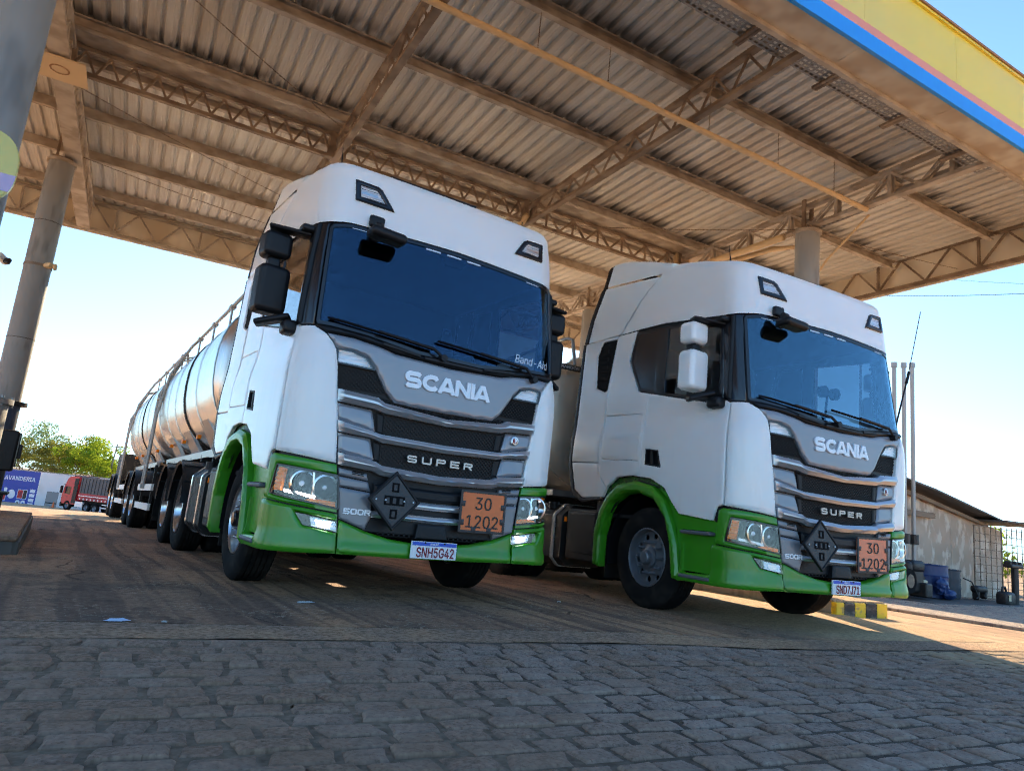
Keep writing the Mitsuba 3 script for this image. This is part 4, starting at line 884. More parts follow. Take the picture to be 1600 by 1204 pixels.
def make_trailer(y0, y1, axles, first, guard):
    k = Kit(); HW, HH, ZC = 1.22, 1.0, 2.27; O = oval(1, 1)
    def ring(y, s, dz=0): return (y, O*[HW*s, HH*s] + [0, ZC+dz])
    dome = [(.0, .02), (.012, .35), (.05, .66), (.11, .86), (.17, .95), (.235, .992), (.28, 1.0)]
    # the shell in three courses, so that the weld seams are real steps
    k.add('tank', loft([ring(y0+a, s) for a, s in dome] + [ring(y0+.28+(y1-y0-.56)*t, 1) for t in np.linspace(0, 1, 14)[1:]] + [ring(y1-a, s) for a, s in dome[::-1][1:]]), 'tank_steel', 40)
    for f, w in ((.0, .05), (.235, .02), (.43, .10), (.62, .02), (.80, .02), (1.0, .05)):
        yy = y0+.28+(y1-y0-.56)*f; a = ring(yy, 1.012)[1]; b = ring(yy, 1.0)[1]
        k.add('band', loft([(yy-w/2, b), (yy-w/2+.004, a), (yy+w/2-.004, a), (yy+w/2, b)]), 'frame_black' if w > .07 else 'tank_steel', 40)
    for f in (.18, .5, .8):
        yy = y0+(y1-y0)*f; g = k.group('manhole'); k.add('collar', tube((0, yy, ZC+HH-.03), (0, yy, ZC+HH+.10), .26, 24), 'steel_dull', 30, g); k.add('lid', tube((0, yy, ZC+HH+.10), (0, yy, ZC+HH+.14), .28, 24), 'tank_steel', 30, g)
    for sd in (-1, 1):
        yy = y0+.30
        for (a, z) in ((y0+.9, 1.50), (y0+.45*(y1-y0), 1.45), (y0+.75*(y1-y0), 1.45)):
            wd = Polygon([(a, 1.28), (a+.75, 1.28), (a+.66, z+.22), (a+.09, z+.22)]); m = extr(wd, .05, 'yz', 0); m.apply_transform(trimesh.transformations.rotation_matrix(sd*.55, (0, 1, 0), (0, a, 1.3))); m.apply_translation((sd*.86, 0, 0.02))
            k.add('saddle', m, 'steel_dull', 30)
        for a in np.arange(y0+.5, y1-.3, 1.35): k.add('side_lamp', bx((sd*1.02, a, 1.50), (.05, .12, .05)), 'amber')
        k.add('catwalk_rail', pipe([(sd*.80, y0+.10, ZC+HH-.22), (sd*.84, y0+.14, ZC+HH+.16), (sd*.86, y0+.25, ZC+HH+.20), (sd*.86, y1-.75, ZC+HH+.20), (sd*.92, y1-.55, ZC+HH+.12), (sd*1.18, y1-.46, ZC+.55), (sd*1.28, y1-.42, ZC-.2), (sd*1.28, y1-.42, .80)], .026, 8), 'galv', True)
        for a in np.linspace(y0+.6, y1-.95, 4): k.add('rail_post', bx((sd*.86, a, ZC+HH+.02), (.02, .09, .36)), 'galv'); k.add('rail_clamp', rbox((sd*.86, a, ZC+HH+.19), (.09, .16, .05), .015, 6), 'steel_dull', 30)
    # ladder on the viewer's side
    g = k.group('ladder')
    for dy in (0, .34): k.add('stile', pipe([(-.60, y1-.5+dy, ZC+HH+.02), (-1.0, y1-.45+dy, ZC+HH-.12), (-1.27, y1-.42+dy, ZC+.2), (-1.28, y1-.42+dy, .75)], .02, 6), 'galv', True, g)
    for z in np.linspace(.85, ZC+.1, 6): k.add('rung', tube((-1.28, y1-.42, z), (-1.28, y1-.08, z), .014, 6), 'galv', False, g)
    fz = 1.06
    for sd in (-1, 1): k.add('frame_rail', b2((sd*.45-.05, y0+.5, fz), (sd*.45+.05, max(axles)+.7, fz+.2)), 'frame_black'); k.add('side_beam', b2((sd*.95-.03, y0+.6, 1.2), (sd*.95+.03, y1-.4, 1.29)), 'steel_dull')
    k.add('cross_member', cat([b2((-.98, a, 1.12), (.98, a+.08, 1.24)) for a in np.linspace(y0+.7, y1-.6, 6)]), 'frame_black')
    for y in axles:
        k.add('axle', tube((-.7, y, .515), (.7, y, .515), .07, 10), 'frame_black', 30)
        for sd in (-1, 1):
            place_wheel(k, sd*1.12, y, .515, sd, 'rear'); place_wheel(k, sd*.78, y, .515, sd, 'rear')
            n = 16; ang = np.linspace(math.radians(10), math.radians(170), n)
            P = lambda x, r: [(sd*x, y+r*math.cos(t), .515+r*math.sin(t)) for t in ang]
            V = np.array(P(1.30, .565) + P(1.305, .60) + P(1.2, .605) + P(.6, .605)); F = []
            for r in range(3):
                for i in range(n-1): a = r*n+i; F += [[a, a+1, a+n], [a+1, a+n+1, a+n]]
            k.add('mudguard', trimesh.Trimesh(V, F, process=False), 'black_plastic', 50)
    for sd in (-1, 1):
        for z in (.40, .72): k.add('side_guard', b2((sd*1.24-.02, guard[0], z), (sd*1.24+.02, guard[1], z+.11)), 'guard_white')
        for a in (guard[0]+.3, guard[1]-.3): k.add('guard_post', b2((sd*1.20-.02, a, .38), (sd*1.20+.02, a+.06, 1.15)), 'frame_black')
    if first:
        for sd in (-1, 1): k.add('landing_leg', cat([b2((sd*.7-.06, 7.25, .35), (sd*.7+.06, 7.37, 1.2)), b2((sd*.7-.14, 7.2, .30), (sd*.7+.14, 7.42, .35))]), 'frame_black')
        k.add('front_plate', b2((-1.0, y0+.12, 1.18), (1.0, y0+.9, 1.26)), 'steel_dull')
    else:
        k.add('rear_guard', cat([b2((-1.2, y1+2.2, .5), (1.2, y1+2.26, .68)), b2((-.5, y1+.2, 1.0), (-.4, y1+2.2, 1.15)), b2((.4, y1+.2, 1.0), (.5, y1+2.2, 1.15))]), 'frame_black')
        k.add('rear_box', b2((-1.26, y1+.3, .95), (-.75, y1+1.5, 1.62)), 'frame_black')
    return k
t1 = make_trailer(3.62, 9.2, (10.6, 11.85), True, (7.75, 9.9)); t2 = make_trailer(9.62, 14.9, (15.9, 17.15), False, (13.0, 15.2))
PITCH_T = T().translate([0, 1.4, 0]).rotate([1, 0, 0], -1.03).translate([0, -1.4, 0])
t1.place('tank_trailer', 'polished steel tank trailer coupled behind the left truck, its front tank near the cab', 'tanker', PITCH_T, 'polished steel tank trailers')
t2.place('tank_trailer_001', 'rear steel tank trailer of the left truck, farther back, beside the distant red lorry', 'tanker', PITCH_T, 'polished steel tank trailers')
TBT = ROT_B @ PITCH_T
t1.place('tank_trailer_002', 'steel tank trailer seen between the two cabs, small black maker plate in front', 'tanker', TBT, 'polished steel tank trailers', {'tank_steel': 'tank_pale'})
t2.place('tank_trailer_003', 'rear steel tank trailer behind the right truck, almost hidden by the cabs', 'tanker', TBT, 'polished steel tank trailers')
pk = Kit(); g = pk.group('name_plate')
pk.add('plate', bx((-.92, 3.66, 2.98), (.36, .03, .075)), 'print_black', False, g)
m = text('RANDON', .04, .004, True, 1.0); v = m.vertices; v[:, 0] *= .30/m.extents[0]; m.vertices = np.stack([-1.07+v[:, 0], 3.643-v[:, 2], 2.96+v[:, 1]], -1); pk.add('lettering', m, 'letter_white', False, g)
pk.place('tank_trailer_002', None, None, TBT)
labels['tank_trailer_002__name_plate'] = {'label': 'small black plate with white maker name'}

# ---------------------------------------------------------------- the canopy (in its own axes: x along the purlins, y along the ribs)
cz = lambda y: 5.94 + .030*abs(y-4.1)
XT = (-7.03, -3.70, -.37, 2.83, 6.16); XEND, YF, YR, XMIN = 9.45, -1.16, 10.30, -9.5
can = Kit(); add = can.add
# corrugated sheets
pitch = .184; prof = []
for i in range(4):
    x = i*pitch; prof += [(x, 0), (x+.062, 0), (x+.072, .005), (x+.082, 0), (x+.118, 0), (x+.132, .040), (x+.164, .040)]
prof += [(4*pitch, 0), (4*pitch+.03, .001)]; prof = np.array(prof)
def sheet_mesh(x0, ya, yb, up):
    ys = [ya, yb]; V, F = [], []; n = len(prof)
    for y in ys: V += [(x0+a, y, cz(y)+b+up) for a, b in prof]
    for i in range(n-1): F += [[i, i+n, i+1], [i+1, i+n, i+n+1]]
    return trimesh.Trimesh(np.array(V), F, process=False)
ns = int(math.ceil((XEND+.04-XMIN)/(4*pitch)))
for r, (ya, yb) in enumerate(((-1.455, 3.92), (4.30, 10.385))):
    for i in range(ns):
        x0 = XMIN + i*4*pitch; m = sheet_mesh(x0, ya, yb, .004*(i % 2))
        m.vertices[:, 0] = np.minimum(m.vertices[:, 0], XEND+.055); add('roof_sheet', m, 'roof_sheet', 20)
gt = [(3.78, .02), (3.80, -.13), (4.42, -.13), (4.44, .02)]
add('gutter', trimesh.Trimesh([(x, y, 5.99+z) for x in (XMIN, XEND-.02) for y, z in gt], [[0, 4, 1], [1, 4, 5], [1, 5, 2], [2, 5, 6], [2, 6, 3], [3, 6, 7]], process=False), 'canopy_steel')
for i, y in enumerate(PURL):
    z = cz(y)-.008; sec = Polygon([(0, 0), (.075, 0), (.075, -.02), (.068, -.02), (.068, -.005), (.005, -.005), (.005, -.145), (.068, -.145), (.068, -.13), (.075, -.13), (.075, -.15), (0, -.15)])
    m = trimesh.creation.extrude_polygon(sec, XEND-.1-XMIN, engine='earcut'); v = m.vertices.copy(); m.vertices = np.stack([XMIN+v[:, 2], y+(.075-v[:, 0] if y < 4 else v[:, 0])-.037, z+v[:, 1]], -1); m.fix_normals()
    add('purlin', m, 'canopy_steel')
def truss(name, P, Q, dep, cw, step, mat, wide=False, posts=False, double=False, par=''):
    """lattice girder between two points given at the bottom chord's underside; dep(t) is its depth"""
    g = can.group(name); P, Q = np.array(P, float), np.array(Q, float); L = np.linalg.norm(Q-P); u = (Q-P)/L; side = np.cross(u, [0, 0, 1]); h = .05
    bw = cw*(2.0 if wide else 1)
    can.add('bottom_chord', bar(P+[0, 0, h/2], Q+[0, 0, h/2], bw, h), mat, False, g)
    n = max(4, int(round(L/step))); top = []
    tt = np.linspace(0, 1, 9); tp = [P+(Q-P)*t+[0, 0, dep(t)-h/2] for t in tt]
    can.add('top_chord', cat([bar(tp[i], tp[i+1], bw, h) for i in range(8)]), mat, False, g)
    for i in range(n):
        a = P + u*L*i/n; b = P + u*L*(i+1)/n; t0, t1 = i/n, (i+1)/n; mid = P + u*L*(i+.5)/n
        tm = np.array([0, 0, dep((t0+t1)/2)-h])
        for off in ((-.35*bw, .35*bw) if (wide or double) else (0,)):
            o = side*off
            if posts:
                up = i % 2 == 0
                can.add('web_bar', bar((a if up else a+[0, 0, dep(t0)-h]) + o + ([0, 0, h] if up else 0*u), (b+[0, 0, dep(t1)-h] if up else b+[0, 0, h]) + o, .026, .034), mat, False, g)
                if i % 2 == 0: can.add('web_bar', bar(b+o+[0, 0, h], b+o+[0, 0, dep(t1)-h], .05 if double else .026, .03), mat, False, g)
            else:
                can.add('web_bar', bar(a+o+[0, 0, h], mid+o+tm, .019, .028), mat, False, g); can.add('web_bar', bar(mid+o+tm, b+o+[0, 0, h], .019, .028), mat, False, g)
    return g
ZB = 5.47
depq = lambda ya, yb: (lambda t: cz(ya+(yb-ya)*t)-.165-ZB)
for x in XT[1:]:
    edge = x in (XT[1], XT[4])
    truss('cross_girder', (x, -1.12, ZB), (x, 10.24, ZB), depq(-1.12, 10.24), .11 if edge else .085, .47 if not edge else .40, 'canopy_steel' if edge else 'rusty_steel', wide=x == XT[1], posts=x == XT[4], double=x == XT[4])
truss('cross_girder', (XT[0], -1.12, ZB), (XT[0], 10.24, ZB), depq(-1.12, 10.24), .085, .47, 'rusty_steel')
for a, b in zip(XT[:-1], XT[1:]):
    truss('valley_girder', (a+.08, 4.17, ZB), (b-.08, 4.17, ZB), lambda t: .375, .07, .27, 'rusty_steel', posts=a > 0)
    for x in (a+.08, b-.08): add('girder_post', b2((x-.045, 4.12, ZB+.002), (x+.045, 4.22, ZB+.42)), 'rusty_steel')
# fascias: the right end and the back, seen from inside
def fascia_panel(a, b, z0, z1, mat, n):
    a, b = np.array(a, float), np.array(b, float); u = (b-a)/np.linalg.norm(b-a); L = np.linalg.norm(b-a)
    for i in range(n):
        off_ = np.array([u[1], -u[0], 0])*(.002*(i % 2)); p, q = a+u*(L*i/n)+off_, a+u*(L*(i+1)/n)+off_; add('fascia_panel', bar([p[0], p[1], (z0+z1)/2], [q[0], q[1], (z0+z1)/2], .03, z1-z0) if abs(u[1]) > .5 else bx([(p[0]+q[0])/2, p[1], (z0+z1)/2], [q[0]-p[0], .03, z1-z0]), mat)
fascia_panel((XEND+.06, -1.5, 0), (XEND+.06, YR+.1, 0), ZB-.02, 6.42, 'fascia_side', 6)
fascia_panel((XMIN, YR+.10, 0), (XEND+.05, YR+.10, 0), ZB-.02, 6.42, 'fascia_side', 9)
def edge_truss(A, B, step, wm='canopy_steel'):
    g = can.group('edge_girder'); A, B = np.array(A, float), np.array(B, float); u = (B-A)/np.linalg.norm(B-A); L = np.linalg.norm(B-A); n = int(round(L/step))
    H = .57
    add('bottom_chord', bar(A+[0, 0, .03], B+[0, 0, .03], .06, .06), wm, False, g); add('top_chord', bar(A+[0, 0, H], B+[0, 0, H], .05, .05), wm, False, g)
    for i in range(n):
        a, b = A+u*L*i/n, A+u*L*(i+1)/n; m_ = (a+b)/2
        add('web_bar', bar(a+[0, 0, .05], m_+[0, 0, H-.02], .032, .03), wm, False, g); add('web_bar', bar(m_+[0, 0, H-.02], b+[0, 0, .05], .032, .03), wm, False, g)
        if i % 2 == 0: add('web_bar', bar(a+[0, 0, .06], a+[0, 0, H-.02], .04, .035), wm, False, g)
edge_truss((XEND-.02, -1.1, ZB), (XEND-.02, YR, ZB), .88, 'rusty_steel'); edge_truss((XMIN, YR+.03, ZB), (XEND-.06, YR+.03, ZB), .80)
# front box fascia
x0, x1 = XMIN, XEND+.10
npan = 12
for i in range(npan):
    a, b = x0+(x1-x0)*i/npan+.002, x0+(x1-x0)*(i+1)/npan-.002
    add('soffit_panel', b2((a, -1.465, ZB+.018), (b, YF+.01, ZB+.030)), 'fascia_inner')
    add('fascia_back', b2((a, YF, ZB+.03), (b, YF+.012, 6.0)), 'fascia_inner')
    add('fascia_panel', b2((a, -1.49, 5.747), (b, -1.466, 6.40)), 'fascia_yellow')
add('soffit_lip', b2((x0, YF-.005, ZB-.03), (x1, YF+.045, ZB+.018)), 'canopy_steel')
add('blue_band', b2((x0, -1.505, ZB+.0), (x1, -1.466, 5.645)), 'fascia_blue', label='bright blue band along the lower edge of the front fascia')
add('pink_band', b2((x0, -1.500, 5.647), (x1, -1.466, 5.745)), 'fascia_pink', label='thin pink band between the blue and the yellow of the fascia')
add('fascia_cap', b2((x0, -1.53, 6.402), (x1, -1.40, 6.43)), 'trim_rust'); add('yellow_trim', b2((x0, -1.515, 6.372), (x1, -1.491, 6.40)), 'fascia_yellow')
# columns
COLS = [(-3.60, 1.42, 'column_grey'), (-3.84, 7.0, 'column_concrete'), (6.16, 1.42, 'column_concrete'), (6.16, 7.0, 'column_concrete'), (-7.03, 7.0, 'column_concrete')]
for (x, y, mt) in COLS:
    w = can2w(x, y); z0 = float(gz(w[0], w[1]))-.05; g = can.group('column'); R = .175 if mt != 'column_grey' else .19
    add('shaft', tube((x, y, z0), (x, y, ZB-.09), R, 40), mt, 40, g)
    add('capital', tube((x, y, ZB-.10), (x, y, ZB-.05), R+.025, 32), 'canopy_steel', 40, g); add('stub', cat([b2((x-.10, y-.03, ZB-.06), (x-.07, y+.03, ZB+.45)), b2((x+.07, y-.03, ZB-.06), (x+.10, y+.03, ZB+.45)), b2((x-.13, y-.13, ZB-.055), (x+.13, y+.13, ZB-.012))]), 'rusty_steel', False, g)
w = can2w(-3.84, 7.0); add('column_sleeve', tube((-3.84, 7.0, -.1), (-3.84, 7.0, 1.63), .185, 36), 'sleeve_blue', 40); add('column_ring', tube((-3.84, 7.0, 1.63), (-3.84, 7.0, 1.68), .265, 28), 'black_plastic', 30)
M('sleeve_blue', prin((.035, .05, .085), .5))
add('column_lamp', cat([rbox((-3.68, 6.80, 3.72), (.10, .16, .07), .02, 8, (0, 0, .6)), rbox((-3.60, 6.74, 3.70), (.05, .09, .09), .02, 8)]), 'conduit_tan', 35); add('column_clamp', tube((-3.84, 7.0, 3.70), (-3.84, 7.0, 3.74), .182, 30), 'rusty_steel', 30)
for zc in (2.6, 4.4): add('column_joint', tube((-3.84, 7.0, zc), (-3.84, 7.0, zc+.012), .1775, 36), 'dirty_concrete', 40)
add('downpipe', pipe([(6.42, 1.5, .2), (6.42, 1.5, 5.3), (6.30, 2.2, 5.42), (6.30, 4.1, 5.50), (6.30, 4.17, 5.84)], .045, 10), 'conduit_tan', True)
add('drain_pipe', pipe([(6.02, 1.75, 5.40), (6.02, 4.1, 5.44), (6.02, 4.17, 5.84)], .055, 10), 'conduit_tan', True)
add('drain_pipe', pipe([(2.74, 4.05, 5.56), (2.70, 4.35, 5.36)], .05, 10), 'conduit_tan', True)
add('conduit', tube((-3.6, .40, 5.44), (6.16, .46, 5.44), .035, 10), 'conduit_tan', 40)
for x in (-2.4, -.9, .7, 1.6, 3.1, 4.3, 5.4): add('conduit_hanger', tube((x, .42, 5.46), (x, .42, 5.95), .005, 5), 'rusty_steel')
# perforated cable trays
def tray(p, q, w, name='cable_tray'):
    p, q = np.array(p, float), np.array(q, float); L = np.linalg.norm(q-p); u = (q-p)/L; s = np.cross([0, 0, 1.], u); s /= np.linalg.norm(s); up = np.cross(u, s)
    fr = box(0, -w/2, L, w/2); n = int(L/.075); m = max(2, int(w/.05)); holes = []
    ms = []
    for j in range(m+1):
        c = -w/2 + w*j/m; ms.append((0, c-.011, L, c+.011))
    for i in range(n+1): ms.append((L*i/n-.012, -w/2, L*i/n+.012, w/2))
    P = shapely.union_all([box(*b) for b in ms]); mm = extr(P, .004, 'xy', 0); v = mm.vertices
    base = p + np.outer(v[:, 0], u) + np.outer(v[:, 1], s) + np.outer(v[:, 2], up); mm.vertices = base
    rims = []
    for sgn in (-1, 1):
        o = s*sgn*w/2; rims.append(bar(p+o+up*.03, q+o+up*.03, .004, .06))
    return cat([mm] + rims)
add('cable_tray', tray((-6, -.93, 5.60), (6.5, -.93, 5.60), .26), 'tray_grey', kind='stuff')
for i, x in enumerate(np.arange(-4.8, 6.6, 1.18)):
    add('tray_bracket', cat([b2((x-.02, -1.18, 5.55), (x+.02, -.72, 5.575)), b2((x+.03, -1.18, 5.55), (x+.06, -.72, 5.575))]), 'rusty_steel')
add('cable_tray', tray((6.30, -.8, 5.60), (6.30, 1.3, 5.52), .14), 'tray_grey', kind='stuff')
add('ceiling_plate', b2((-3.98, 3.84, 5.432), (-3.42, 4.42, 5.445)), 'conduit_tan', label='tan square plate with a ring mark under the left girder')
rg = lathe([(.085, 5.428), (.105, 5.428), (.105, 5.433), (.085, 5.433)], 'z', 28, (-3.70, 4.13, 0)); add('plate_ring', rg, 'trim_rust')
for (a, b, sag) in (((-3.6, .9, 5.5), (-.37, 3.6, 5.62), .06), ((-3.6, 4.4, 5.45), (1.5, 7.2, 5.62), .08), ((-3.6, 7.1, 5.62), (2.8, 8.0, 5.66), .12), ((2.9, 4.3, 5.55), (6.2, 1.5, 5.5), .05), ((6.2, 1.4, 5.45), (XEND, 1.0, 5.6), .03)):
    t = np.linspace(0, 1, 9); add('hanging_wire', pipe([np.array(a)+(np.array(b)-np.array(a))*q-[0, 0, 4*sag*q*(1-q)] for q in t], .006, 5), 'rusty_steel', True)
add('brace_rope', pipe([(6.35, .55, 5.45), (6.6, 1.4, 5.1), (6.75, 2.2, 4.4), (6.85, 2.6, 3.2)], .018, 6), 'conduit_tan', True)
can.place('station_canopy', 'wide corrugated roof on round columns with yellow, pink and blue front edge', 'canopy', MCAN)
for k in [k for k in scene if k.startswith('station_canopy__column') and k.endswith('__shaft')][:1]: labels[k] = {'label': 'near grey painted column at the left edge'}
# striped round sign on the nearest column
sg = Kit(); px, py = -3.60, 1.42
sd_ = lambda a, b, o: np.stack([px + np.asarray(a), py-.215-np.asarray(o), np.asarray(b)+0*np.asarray(a)], -1)
disc = Polygon([(-.06+.31*math.copysign(abs(math.cos(t))**.75, math.cos(t)), 3.02+.31*math.copysign(abs(math.sin(t))**.75, math.sin(t))) for t in np.linspace(0, 2*PI, 48, endpoint=False)])
M('sign_yellow', prin((.62, .60, .20), .35)); M('sign_lilac', prin((.50, .42, .66), .35))
sg.add('board', panel(disc, 0, .03, .008, .006, (.3, .3), mapf=sd_), 'sign_yellow', 30)
sg.add('stripe', panel(disc.intersection(box(-1, 2.84, 1, 2.98)), .003, .002, 0, 0, (.3, .3), mapf=sd_), 'sign_lilac')
sg.place('round_sign', 'rounded yellow sign with a lilac stripe on the near grey column', 'sign', MCAN)

# ---------------------------------------------------------------- islands and pump gear
def M_kerb(): pass
M('kerb_yellow', prin(mikit.proc(lambda p, n, uv: mix((.80, .52, .02), (.40, .27, .09), smoothstep(.55, .85, fbm(p.x*14, p.y*14, p.z*20)))), .6))
M('kerb_black', prin(mikit.proc(lambda p, n, uv: mix((.025, .024, .023), (.16, .13, .10), smoothstep(.45, .8, fbm(p.x*14, p.y*14, p.z*20)))), .65))
isl = Kit()
c0 = can2w(6.12, .95)
# island axes: canopy axes; front end at canopy y = .12, from x 5.62 to 6.62
yf = .58
isl.add('core', b2((5.71, yf+.02, -.20), (6.73, 4.6, .115)), 'column_concrete')
isl.add('top_slab', rbox((6.22, yf+2.3, .122), (1.03, 4.6, .03), .012, 6), 'apron_edge', 30)
for i, (a, b) in enumerate(((5.70, 5.86), (5.86, 6.07), (6.07, 6.29), (6.29, 6.52), (6.52, 6.74))):
    isl.add('kerb_block', rbox(((a+b)/2, yf+.0, -.05), (b-a-.004, .08, .33), .012, 6), 'kerb_yellow' if i % 2 == 0 else 'kerb_black', 30)
isl.place('pump_island', 'low concrete island with yellow and black striped end beside the right truck', 'island', MCAN)
il = Kit()
il.add('core', b2((-4.6, 3.0, -.35), (-2.80, 7.45, .10)), 'dirty_concrete')
il.add('top_slab', rbox((-3.70, 5.22, .115), (1.86, 4.5, .05), .02, 6), 'apron_edge', 30)
for i in range(7): il.add('edge_block', rbox((-2.785, 3.33+.64*i, -.06), (.07, .625, .30), .015, 6), 'dirty_concrete', 30)
il.place('pump_island_001', 'plain grey concrete island with fuel gear at the left edge', 'island')
fg = Kit()
fg.add('body', tube((-3.40, 4.35, .55), (-3.40, 4.35, 1.42), .25, 28), 'galv', 40); fg.add('lid', tube((-3.40, 4.35, 1.42), (-3.40, 4.35, 1.48), .29, 28), 'steel_dull', 40)
for k in range(8): fg.add('bolt', tube((-3.40+.27*math.cos(k*PI/4), 4.35+.27*math.sin(k*PI/4), 1.40), (-3.40+.27*math.cos(k*PI/4), 4.35+.27*math.sin(k*PI/4), 1.51), .015, 6), 'galv')
fg.add('leg', cat([b2((-3.56, 4.19, .13), (-3.50, 4.25, .57)), b2((-3.30, 4.19, .13), (-3.24, 4.25, .57)), b2((-3.43, 4.50, .13), (-3.37, 4.56, .57))]), 'frame_black')
fg.place('fuel_filter', 'tall grey metal filter vessel with bolted lid at the far left', 'filter')
pc = Kit(); pc.add('cabinet', rbox((-3.27, 6.85, .98), (.34, .3, .56), .03, 8), 'black_plastic', 30); pc.add('door', rbox((-3.09, 6.85, 1.0), (.03, .24, .46), .01, 6), 'black_gloss', 30); pc.add('handle', rbox((-3.06, 6.76, .98), (.05, .04, .2), .012, 6), 'black_plastic', 30); pc.add('pedestal', b2((-3.42, 6.78, .12), (-3.30, 6.92, .72)), 'frame_black')
pc.place('pump_cabinet', 'black pump cabinet on the left island in front of the far column', 'cabinet')
sb = Kit(); sb.add('body', rbox((-3.30, 6.3, .27), (.36, .5, .28), .02, 6), 'frame_black', 30); sb.add('lid', rbox((-3.28, 6.3, .42), (.44, .58, .035), .012, 6), 'frame_black', 30); sb.add('pipe', tube((-3.9, 6.0, .30), (-3.2, 6.05, .32), .05, 12), 'galv', 40)
sb.place('steel_box', 'small dark lidded steel box low on the left island', 'box')
cm = Kit(); q = np.cross(_f, UPV)*(4-800)/FOC - UPV*(404-602)/FOC + _f; q = CAM + q*10.2
cm.add('arm', tube(q+[-.28, .12, .02], q+[-.06, .04, .03], .016, 8), 'galv', 30); cm.add('housing', rbox(q, (.10, .20, .09), .02, 8, (-.35, 0, -.7)), 'letter_white', 30); cm.add('lens', rbox(q+[.07, -.08, -.04], (.09, .06, .09), .015, 8, (-.35, 0, -.7)), 'black_gloss', 30)
cm.add('stand', tube((q[0]-.28, q[1]+.12, -.4), (q[0]-.28, q[1]+.12, q[2]+.1), .04, 10), 'galv', 40)
cm.place('security_camera', 'small security camera on a thin post at the left edge', 'camera')

# ---------------------------------------------------------------- right background: shed, fence, drums, pipes (spaced from the camera by K)
K = 1.42
def far(x, y, z): return CAM + K*(np.array([x, y, z]) - CAM)
def gzk(x, y): return far(x, y, 0)
M('shed_plaster', prin(mikit.proc(lambda p, n, uv: mix(mix((.54, .43, .32), (.36, .265, .19), fbm(p.x*1.2, p.y*1.2, p.z*1.6, octaves=4)), (.62, .53, .42), smoothstep(.52, .68, fbm(p.x*5, p.y*5, p.z*2.2)))), .85))
M('shed_roofing', prin((.075, .065, .058), .6)); M('wood_grey', prin(mikit.proc(lambda p, n, uv: mix((.30, .22, .15), (.17, .12, .085), fbm(p.x*3, p.y*3, p.z*22))), .8)); M('brick_red', prin((.30, .13, .075), .85))
sh = Kit()
def fwall(x0, x1, zl, zr_, y, th, mat, name):      # a wall panel with sloping top, coordinates before spacing
    P = Polygon([(x0, -.12), (x1, -.12), (x1, zr_), (x0, zl)]); m = extr(P, th, 'xz', y); m.vertices = CAM + K*(m.vertices-CAM); sh.add(name, m, mat)
for i, (a, b) in enumerate(((9.6, 11.55), (11.552, 13.35), (13.352, 15.7))):
    f = lambda x: 1.95 - (x-11.95)*.118
    fwall(a, b, f(a), f(b), 2.35 + .004*(i % 2), .14, 'shed_plaster', 'wall_panel')
def farm(m): m.vertices = CAM + K*(m.vertices-CAM); return m
sh.add('side_wall', farm(b2((15.6, 2.5, -.1), (15.7, 6.0, 1.45))), 'shed_plaster')
sh.add('roof', farm(extr(Polygon([(9.3, 2.36), (11.95, 2.11), (14.95, 1.70), (14.95, 1.67), (11.95, 2.075), (9.3, 2.325)]), 4.4, 'xz', 1.95)), 'shed_roofing')
sh.add('lean_to_roof', farm(extr(Polygon([(14.35, 1.695), (17.9, 1.77), (17.9, 1.735), (14.35, 1.662)]), 3.4, 'xz', 1.7)), 'shed_roofing')
sh.add('rafter', farm(extr(Polygon([(9.4, 2.20), (11.95, 1.99), (14.8, 1.61), (14.8, 1.55), (11.95, 1.91), (9.4, 2.12)]), .06, 'xz', 2.24)), 'wood_grey')
for x in np.arange(11.0, 14.8, .62): sh.add('brick', farm(rbox((x, 2.33, 1.88-(x-11.95)*.118+.045), (.2, .1, .05), .01, 6, (0, .12, 0))), 'brick_red')
sh.add('plank', farm(bar((11.1, 2.27, 1.60), (12.5, 2.27, 1.61), .05, .11)), 'wood_grey')
sh.add('post', farm(b2((11.3, 2.24, -.1), (11.38, 2.32, 1.98))), 'wood_grey')
sh.place('shed', 'low plastered shed with dark sloping sheet roof behind the right truck', 'shed')
fence = Kit()
for i, x in enumerate(np.linspace(12.98, 15.4, 11)): fence.add('wire', farm(tube((x, 1.75, .08), (x, 1.75, 1.5+.03*(x-13)), .0085 if i not in (0, 5) else .015, 6)), 'rusty_steel')
for z in np.linspace(.12, 1.50, 10): fence.add('wire', farm(tube((12.96, 1.742, z-.0), (15.45, 1.742, z+.0), .0075, 6)), 'rusty_steel')
fence.place('mesh_fence', 'rusty welded wire mesh fence standing in front of the shed, right edge', 'fence')
M('drum_blue', prin((.009, .030, .12), .45)); M('drum_dark', prin((.020, .030, .045), .5)); M('oily_black', prin((.020, .018, .017), .5)); M('can_pale', prin((.52, .46, .30), .5))
def drum(x, y, h, r, mat, name, label, group='oil drums beside the shed'):
    k = Kit(); pr = [(.001, h), (r*.9, h), (r*.92, h-.01), (r*.97, h+.012), (r, h)] ; z = h
    for t in (.68, .36): pr += [(r, h*t+.03), (r*1.03, h*t), (r, h*t-.03)]
    pr += [(r, .0), (.001, 0)]; m = lathe(pr, 'z', 32, (x, y, .08)); m.invert(); k.add('shell', farm(m), mat, 35)
    k.add('bung', farm(tube((x+r*.5, y, .08+h), (x+r*.5, y, .10+h), .03, 10)), 'oily_black'); k.add('rim', farm(trimesh.creation.torus(r, .012, 32, 6).apply_translation((x, y, .08+h))), mat, True)
    k.place(name, label, 'drum', None, group)
drum(11.0, 1.72, .56, .36, 'drum_blue', 'oil_drum', 'blue open drum standing against the shed wall')
drum(11.78, 1.75, .50, .255, 'drum_dark', 'oil_drum_001', 'dark blue drum right of the blue drum by the shed')
